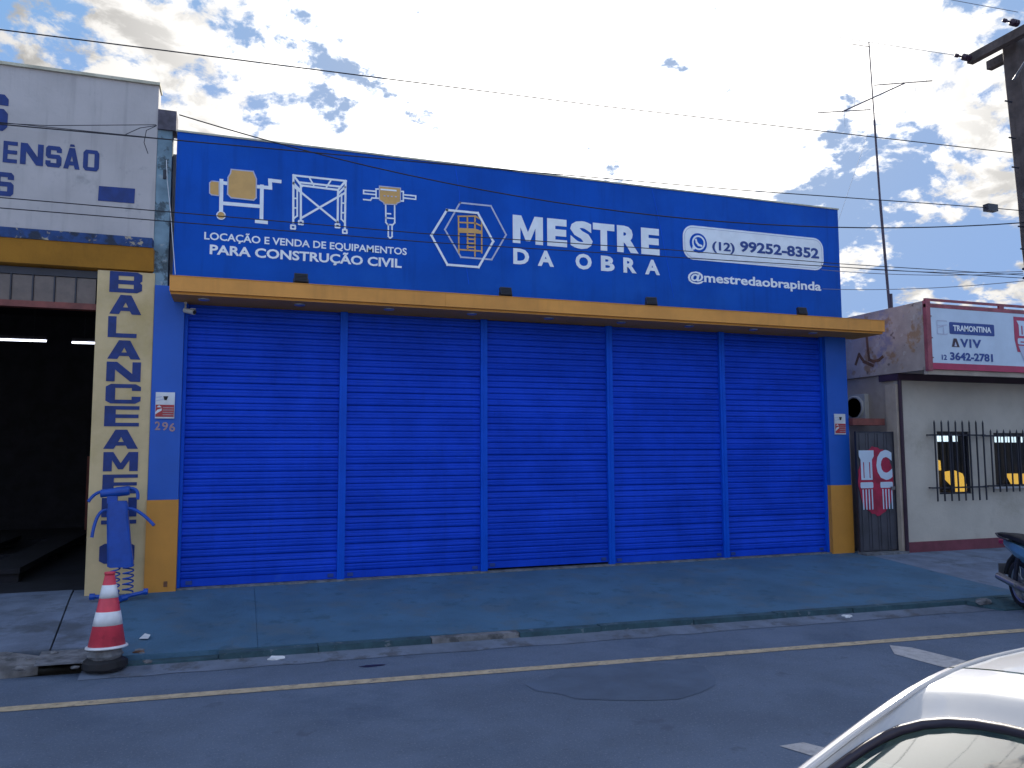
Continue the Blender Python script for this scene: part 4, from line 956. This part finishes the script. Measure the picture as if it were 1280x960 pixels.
wire('cable', [(-12, -2.6, 3.50), (-1.949, -2.6, 3.60), (1.642, -2.6, 3.615), (4.408, -2.6, 3.68), (6.645, -2.6, 3.735), (PX-.35, -2.66, 3.79)], .005, mCableM, 'black cable crossing the blue sign just under its neighbour, lower of the low pair', group=G)
for k, (dz, l) in enumerate(((.16, 'thin grey cable in the sky between the blue shop and the pole, highest of three'), (.22, 'thin grey cable in the sky between the blue shop and the pole, middle of three'), (-.09, 'thin grey cable in the sky just above the cream shop sign'))):
    wire('cable', [(8.4, -.3, 4.15+dz*1.2), (PX-.35, -2.66, 3.79+dz*.4)], .005, mGreyM, l, group=G, sag=.05)
# leads on the white wall
w1 = [(-2.757,5.186), (-2.141,5.233), (-1.037,5.392)]; w2 = [(-2.757,5.204), (-1.821,5.220), (-0.989,5.234)]; w3 = [(-1.353,5.234), (-1.205,5.331), (-1.028,5.384)]; w4 = [(-1.111,5.036), (-1.157,5.164), (-1.137,5.311), (-1.028,5.384)]
for ww, l in ((w1, 'upper thin black lead across the white garage wall ending at the pier'), (w2, 'lower thin black lead sloping across the white garage wall'), (w3, 'short black lead joining the two wires near the pier'), (w4, 'loose curled black wire end hanging beside the pier')):
    wire('wall_lead', [(p[0], -.25, p[1]) for p in ww], .0045, mCableM, l, group='leads on the garage wall')
wire('hanging_cord', [(p[0], -.20, p[1]) for p in [(-0.917,5.001), (-0.901,4.761), (-0.856,4.409), (-0.780,3.642)]], .004, mPaper, 'thin white cord hanging down the weathered pier to the canopy')
tag(obj('wire_hook', TB(([(-.93, -.10, 4.82), (-.93, -.20, 4.82)], .016), ([(-.93, -.20, 4.77), (-.93, -.20, 4.88)], .018)), mSteelD), 'dark insulator hook on the weathered pier between the two shops', 'hook')

# ------------------------------------------------------------------ white car beside the photographer
def lerp_tab(tab, x):
    if x <= tab[0][0]: return tab[0][1]
    for (a, b), (c, d) in zip(tab, tab[1:]):
        if x <= c:
            u = (x-a)/(c-a); return b+(d-b)*u
    return tab[-1][1]
YC, HW = -9.34, .64
pe_t = [(.12, .63), (.42, .66), (.70, .79), (.993, .945), (1.148, 1.018), (1.251, 1.064), (1.336, 1.096), (1.424, 1.118), (1.514, 1.130), (1.7, 1.142), (2.1, 1.145), (2.6, 1.11), (2.9, .98), (3.4, .70)]
cr_t = [(.42, .02), (.9, .04), (1.3, .05), (2.2, .055), (2.7, .05), (3.4, .03)]
def CP(x, t, dz=0.):
    s = sum(lerp_tab(pe_t, x+d) for d in (-.04, -.02, 0, .02, .04))/5
    return Vector((x, YC+t*HW*(1 if x < 2.6 else 1-.03*(x-2.6)), s+lerp_tab(cr_t, x)*(1-abs(t)**3.0)+dz))
car = thing('parked_car', 'white car parked in front of the photographer, its rear window and roof in view', 'car', (2.1, YC, -.25))
def ring(name, xc, xa, oc, oa, tb, m_, dip, cls=car, ex=6.5):
    """painted surround of a rounded window: rectangle outside, rounded opening inside"""
    n = 96; bm = bmesh.new(); rows_ = []; K = 10
    inner = []
    for i in range(n):
        a = 2*pi*i/n; c, s = cos(a), sin(a)
        q = max(abs(c), abs(s)); ox, ot = oc+oa*c/q, s/q
        p = (abs(c)**ex+abs(s)**ex)**(1/ex); ix, it = xc+xa*c/p, tb*s/p
        inner.append((ix, it))
        r = []
        for k in range(K+1):
            u = k/K; f = 0 if u < .30 else (u-.30)/.70; f = f*f*(3-2*f)
            r.append(bm.verts.new(CP(ox+(ix-ox)*u, ot+(it-ot)*u, -dip*f)))
        rows_.append(r)
    for i in range(n):
        for k in range(K): bm.faces.new((rows_[i][k], rows_[(i+1) % n][k], rows_[(i+1) % n][k+1], rows_[i][k+1]))
    o = obj(name, bm, m_, cls, smooth=True)
    bm = bmesh.new(); cv = bm.verts.new(CP(xc, 0, -dip-.004)); prev = None; R_ = []
    for k in range(1, 9): R_.append([bm.verts.new(CP(xc+(ix-xc)*k/8, it*k/8, -dip-.004)) for ix, it in inner])
    for i in range(n): bm.faces.new((cv, R_[0][i], R_[0][(i+1) % n]))
    for q, w in zip(R_, R_[1:]):
        for i in range(n): bm.faces.new((q[i], q[(i+1) % n], w[(i+1) % n], w[i]))
    gl = obj('window_glass', bm, mCarG, o, smooth=True)
    pts = [CP(ix, it, -dip+.002) for ix, it in inner]; pts.append(pts[0])
    obj('rubber_seal', TB((pts, .0095), n=8), mSeal, o, smooth=True)
    return o
ring('rear_window_surround', .885, .395, .89, .47, .945, mCarW, .03)
ring('windscreen_surround', 3.02, .33, 3.0, .42, .88, mCarW, .02)
def grid(name, x0, x1, nx, m_, dz=0):
    bm = bmesh.new(); g = [[bm.verts.new(CP(x0+(x1-x0)*i/nx, -1+2*k/24, dz)) for k in range(25)] for i in range(nx+1)]
    for a, b in zip(g, g[1:]):
        for k in range(24): bm.faces.new((a[k], b[k], b[k+1], a[k+1]))
    return obj(name, bm, m_, car, smooth=True)
rf = grid('roof_panel', 1.418, 2.58, 14, mCarW)
grid('roof_header', 1.36, 1.411, 2, mCarW)
obj('roof_seam', TB(([CP(1.4145, -.98+1.96*k/20, -.008) for k in range(21)], .006)), mSeal, rf)
for s in (-1, 1):
    obj('roof_gutter', TB(([CP(.5+2.3*k/40, s*.955, .001) for k in range(41)], .0045)), mCarW, rf)
    # side: cant rail, window band, pillars
    def side(name, x0, x1, offs, m_, n=20, zb=None):
        bm = bmesh.new(); g = []
        for i in range(n+1):
            x = x0+(x1-x0)*i/n; p = CP(x, s); r = []
            for f in offs:
                dy, dz = f
                z = p.z+dz if dz > -1 else .70; z = max(z, .655)
                r.append(bm.verts.new((x, p.y+s*dy, z)))
            g.append(r)
        for a, b in zip(g, g[1:]):
            for k in range(len(offs)-1): bm.faces.new((a[k], b[k], b[k+1], a[k+1]))
        return obj(name, bm, m_, car, smooth=True)
    side('cant_rail', .42, 3.42, [(0, 0), (.010, -.006), (.020, -.022), (.030, -.055)], mCarW, 60)
    side('side_glass', 1.0, 2.95, [(.030, -.056), (.13, -9)], mCarG, 24)
    side('rear_quarter', .42, 1.0, [(.030, -.055), (.13, -9)], mCarW, 12)
    side('door_pillar', 1.95, 2.03, [(.0335, -.055), (.134, -9)], mSeal, 2)
    side('front_pillar', 2.90, 3.42, [(.031, -.055), (.131, -9)], mCarW, 12)
# lower body
bm = bmesh.new(); g = []
st = [(.10, .42, .69), (.13, .56, .75), (.20, .635, .78), (.42, .665, .80), (1.0, .70, .82), (2.0, .70, .825), (2.8, .70, .82), (3.42, .70, .80), (3.8, .62, .77), (4.02, .52, .73), (4.08, .40, .69)]
for x, zt_, w in st:
    r = []
    half = [(0, zt_+.012), (.5, zt_+.010), (.86, zt_), (.95, zt_-.02), (.99, zt_-.08), (1.0, min(.45, zt_-.12)), (1.0, .15), (.97, 0), (.92, -.06)]
    for t_, z in [(-a, b) for a, b in half[::-1]]+half[1:]: r.append(bm.verts.new((x, YC+t_*w, z)))
    g.append(r)
for a, b in zip(g, g[1:]):
    for k in range(len(a)-1): bm.faces.new((a[k], b[k], b[k+1], a[k+1]))
    bm.faces.new((a[-1], b[-1], b[0], a[0]))
bm.faces.new(g[0]); bm.faces.new(g[-1][::-1])
obj('body', bm, mCarW, car, smooth=False, bev=.004)
obj('parcel_shelf', BX((.60, 1.25, YC-.55, YC+.55, .725, .735)), mGreyM, car)
for y in (-.35, .35): obj('rear_seat', BX((1.25, 1.42, YC+y-.28, YC+y+.28, .40, .86), (1.29, 1.39, YC+y-.11, YC+y+.11, .862, 1.0)), mGreyM if 0 else mSteelD, car, bev=.03)
obj('rear_bumper', BX((.03, .22, YC-.78, YC+.78, .02, .22)), mSteelD, car, bev=.03)
obj('front_bumper', BX((3.95, 4.14, YC-.76, YC+.76, .0, .24)), mSteelD, car, bev=.03)
for s in (-1, 1):
    obj('tail_light', BX((.095, .18, YC+s*.66-.10, YC+s*.66+.10, .36, .54)), mRedB, car, bev=.01)
    obj('headlight', BX((3.95, 4.075, YC+s*.56-.13, YC+s*.56+.13, .36, .48)), mPaneG, car, bev=.01)
    obj('door_handle', BX((2.1, 2.24, YC+s*.825-.012, YC+s*.825+.012, .52, .55)), mSteelD, car, bev=.004)
    obj('side_mirror', BX((2.95, 3.07, YC+s*.90-.08, YC+s*.90+.06, .72, .84)), mSteelD, car, bev=.02)
    for x in (.78, 3.42):
        wq = obj('wheel', LT([(.10, -.09), (.17, -.088), (.255, -.08), (.27, -.06), (.27, .06), (.255, .08), (.17, .088), (.10, .09)], 28, (x, YC+s*.775, .02), 'Y'), mBlack, car)
        obj('rim', LT([(.02, -.092), (.165, -.092), (.165, .092), (.02, .092)], 20, (x, YC+s*.775, .02), 'Y'), mSilver, wq)

# ------------------------------------------------------------------ motorcycle backed to the kerb
mo = thing('motorcycle', 'dark motorcycle with pale blue tail backed against the kerb at the right edge', 'motorcycle', (8.50, -3.26, -.25), math.atan2(-.92, -.39))
MM = mo.matrix_world.copy()
def mp(name, bm, m_, par=None, bev=0, smooth=False):
    bmesh.ops.transform(bm, matrix=MM, verts=bm.verts); return obj(name, bm, m_, par or mo, smooth, bev)
def wheel(x):
    w = mp('wheel', LT([(.205, -.028), (.24, -.034), (.27, -.020), (.278, 0), (.27, .020), (.24, .034), (.205, .028), (.205, -.028)], 32, (x, 0, .278), 'Y'), mBlack)
    mp('rim', LT([(.185, -.018), (.206, -.024), (.206, .024), (.185, .018), (.185, -.018)], 32, (x, 0, .278), 'Y'), mSilver, w)
    mp('hub', LT([(.02, -.05), (.055, -.04), (.055, .04), (.02, .05)], 16, (x, 0, .278), 'Y'), mGreyM, w)
    for k in range(12):
        a = 2*pi*k/12; mp('spoke', TB(([(x+.05*cos(a), .02*(-1)**k, .278+.05*sin(a)), (x+.19*cos(a+.2), 0, .278+.19*sin(a+.2))], .0025), n=4), mSilver, w)
wheel(0); wheel(1.22)
mBlueF = M('motorcycle_pale_blue_fairing', (.10, .24, .36), .25, .1, 4, coat=.5)
bm = bmesh.new(); g = []
for x, z0, z1, w in ((-.34, .735, .76, .02), (-.24, .66, .765, .06), (-.05, .60, .75, .09), (.15, .54, .73, .10), (.40, .48, .66, .09), (.52, .46, .60, .06)):
    g.append([bm.verts.new(p) for p in ((x, -w, z1), (x, -w*1.1, (z0+z1)/2), (x, -w*.7, z0), (x, w*.7, z0), (x, w*1.1, (z0+z1)/2), (x, w, z1))])
for a, b in zip(g, g[1:]):
    for k in range(6): bm.faces.new((a[k], b[k], b[(k+1) % 6], a[(k+1) % 6]))
bm.faces.new(g[0]); bm.faces.new(g[-1][::-1])
mp('tail_fairing', bm, mBlueF, bev=.008)
bm = BX((-.26, .62, -.11, .11, .765, .815))
bmesh.ops.subdivide_edges(bm, edges=bm.edges[:], cuts=3, use_grid_fill=True)
for v in bm.verts: v.co.z += .03*cos((v.co.x+.1)*4.5)-.06*max(0, v.co.x-.2)-.25*v.co.y**2*2
mp('seat', bm, mBlack, smooth=True)
mp('grab_rail', TB(([(.0, -.13, .77), (-.22, -.13, .80), (-.38, -.07, .815), (-.40, 0, .82), (-.38, .07, .815), (-.22, .13, .80), (.0, .13, .77)], .011)), mSteelD)
tl = mp('tail_light', BX((-.365, -.27, -.06, .06, .695, .75)), mRedB, bev=.012)
mp('rear_fender', TB(([(.05, 0, .58), (-.12, 0, .59), (-.24, 0, .50), (-.33, 0, .36)], .035), n=8), mBlack)
mp('number_plate', BX((-.335, -.328, -.09, .09, .34, .47)), mGreyM)
mf = mp('exhaust_muffler', TB(([(-.22, -.15, .34), (-.1, -.15, .325), (.25, -.14, .27), (.32, -.13, .26)], .043), ([(.32, -.13, .26), (.6, -.10, .19), (.8, -.05, .30)], .02), n=12), mGreyM, smooth=False)
mp('heat_shield', TB(([(-.18, -.197, .350), (.18, -.186, .300)], .018)), mSilver, mf)
mp('swing_arm', TB(([(0, -.06, .278), (.45, -.05, .33)], .02), ([(0, .06, .278), (.45, .05, .33)], .02)), mGreyM)
for s in (-1, 1): mp('shock_absorber', TB(([(.02, s*.10, .30), (.10, s*.10, .58)], .024), n=10), mSteelD)
mp('engine', BX((.42, .80, -.11, .11, .18, .42)), mGreyM, bev=.03)
mp('leg_shield', BX((.62, .95, -.10, .10, .42, .60), (.90, 1.0, -.16, .16, .40, .85)), mBlueF, bev=.03)
mp('front_fork', TB(([(1.22, -.08, .278), (1.0, -.08, .95)], .02), ([(1.22, .08, .278), (1.0, .08, .95)], .02)), mGreyM)
mp('front_fender', TB(([(1.02, 0, .50), (1.12, 0, .58), (1.25, 0, .585), (1.38, 0, .54)], .05)), mBlueF)
mp('handlebar', TB(([(.86, -.34, 1.0), (.95, -.2, 1.02), (1.0, 0, .97), (.95, .2, 1.02), (.86, .34, 1.0)], .013)), mSteelD)
mp('headlight', LT([(.03, 0), (.07, .02), (.08, .08), (.05, .12)], 16, (1.02, 0, .92), 'X'), mPaneG)
for s in (-1, 1): mp('mirror', TB(([(.93, s*.24, 1.02), (.90, s*.27, 1.18)], .006), ([(.895, s*.27, 1.18), (.885, s*.27, 1.18)], .05), n=10), mBlack)
mp('side_stand', TB(([(.45, .08, .25), (.40, .22, .0)], .012)), mSteelD)
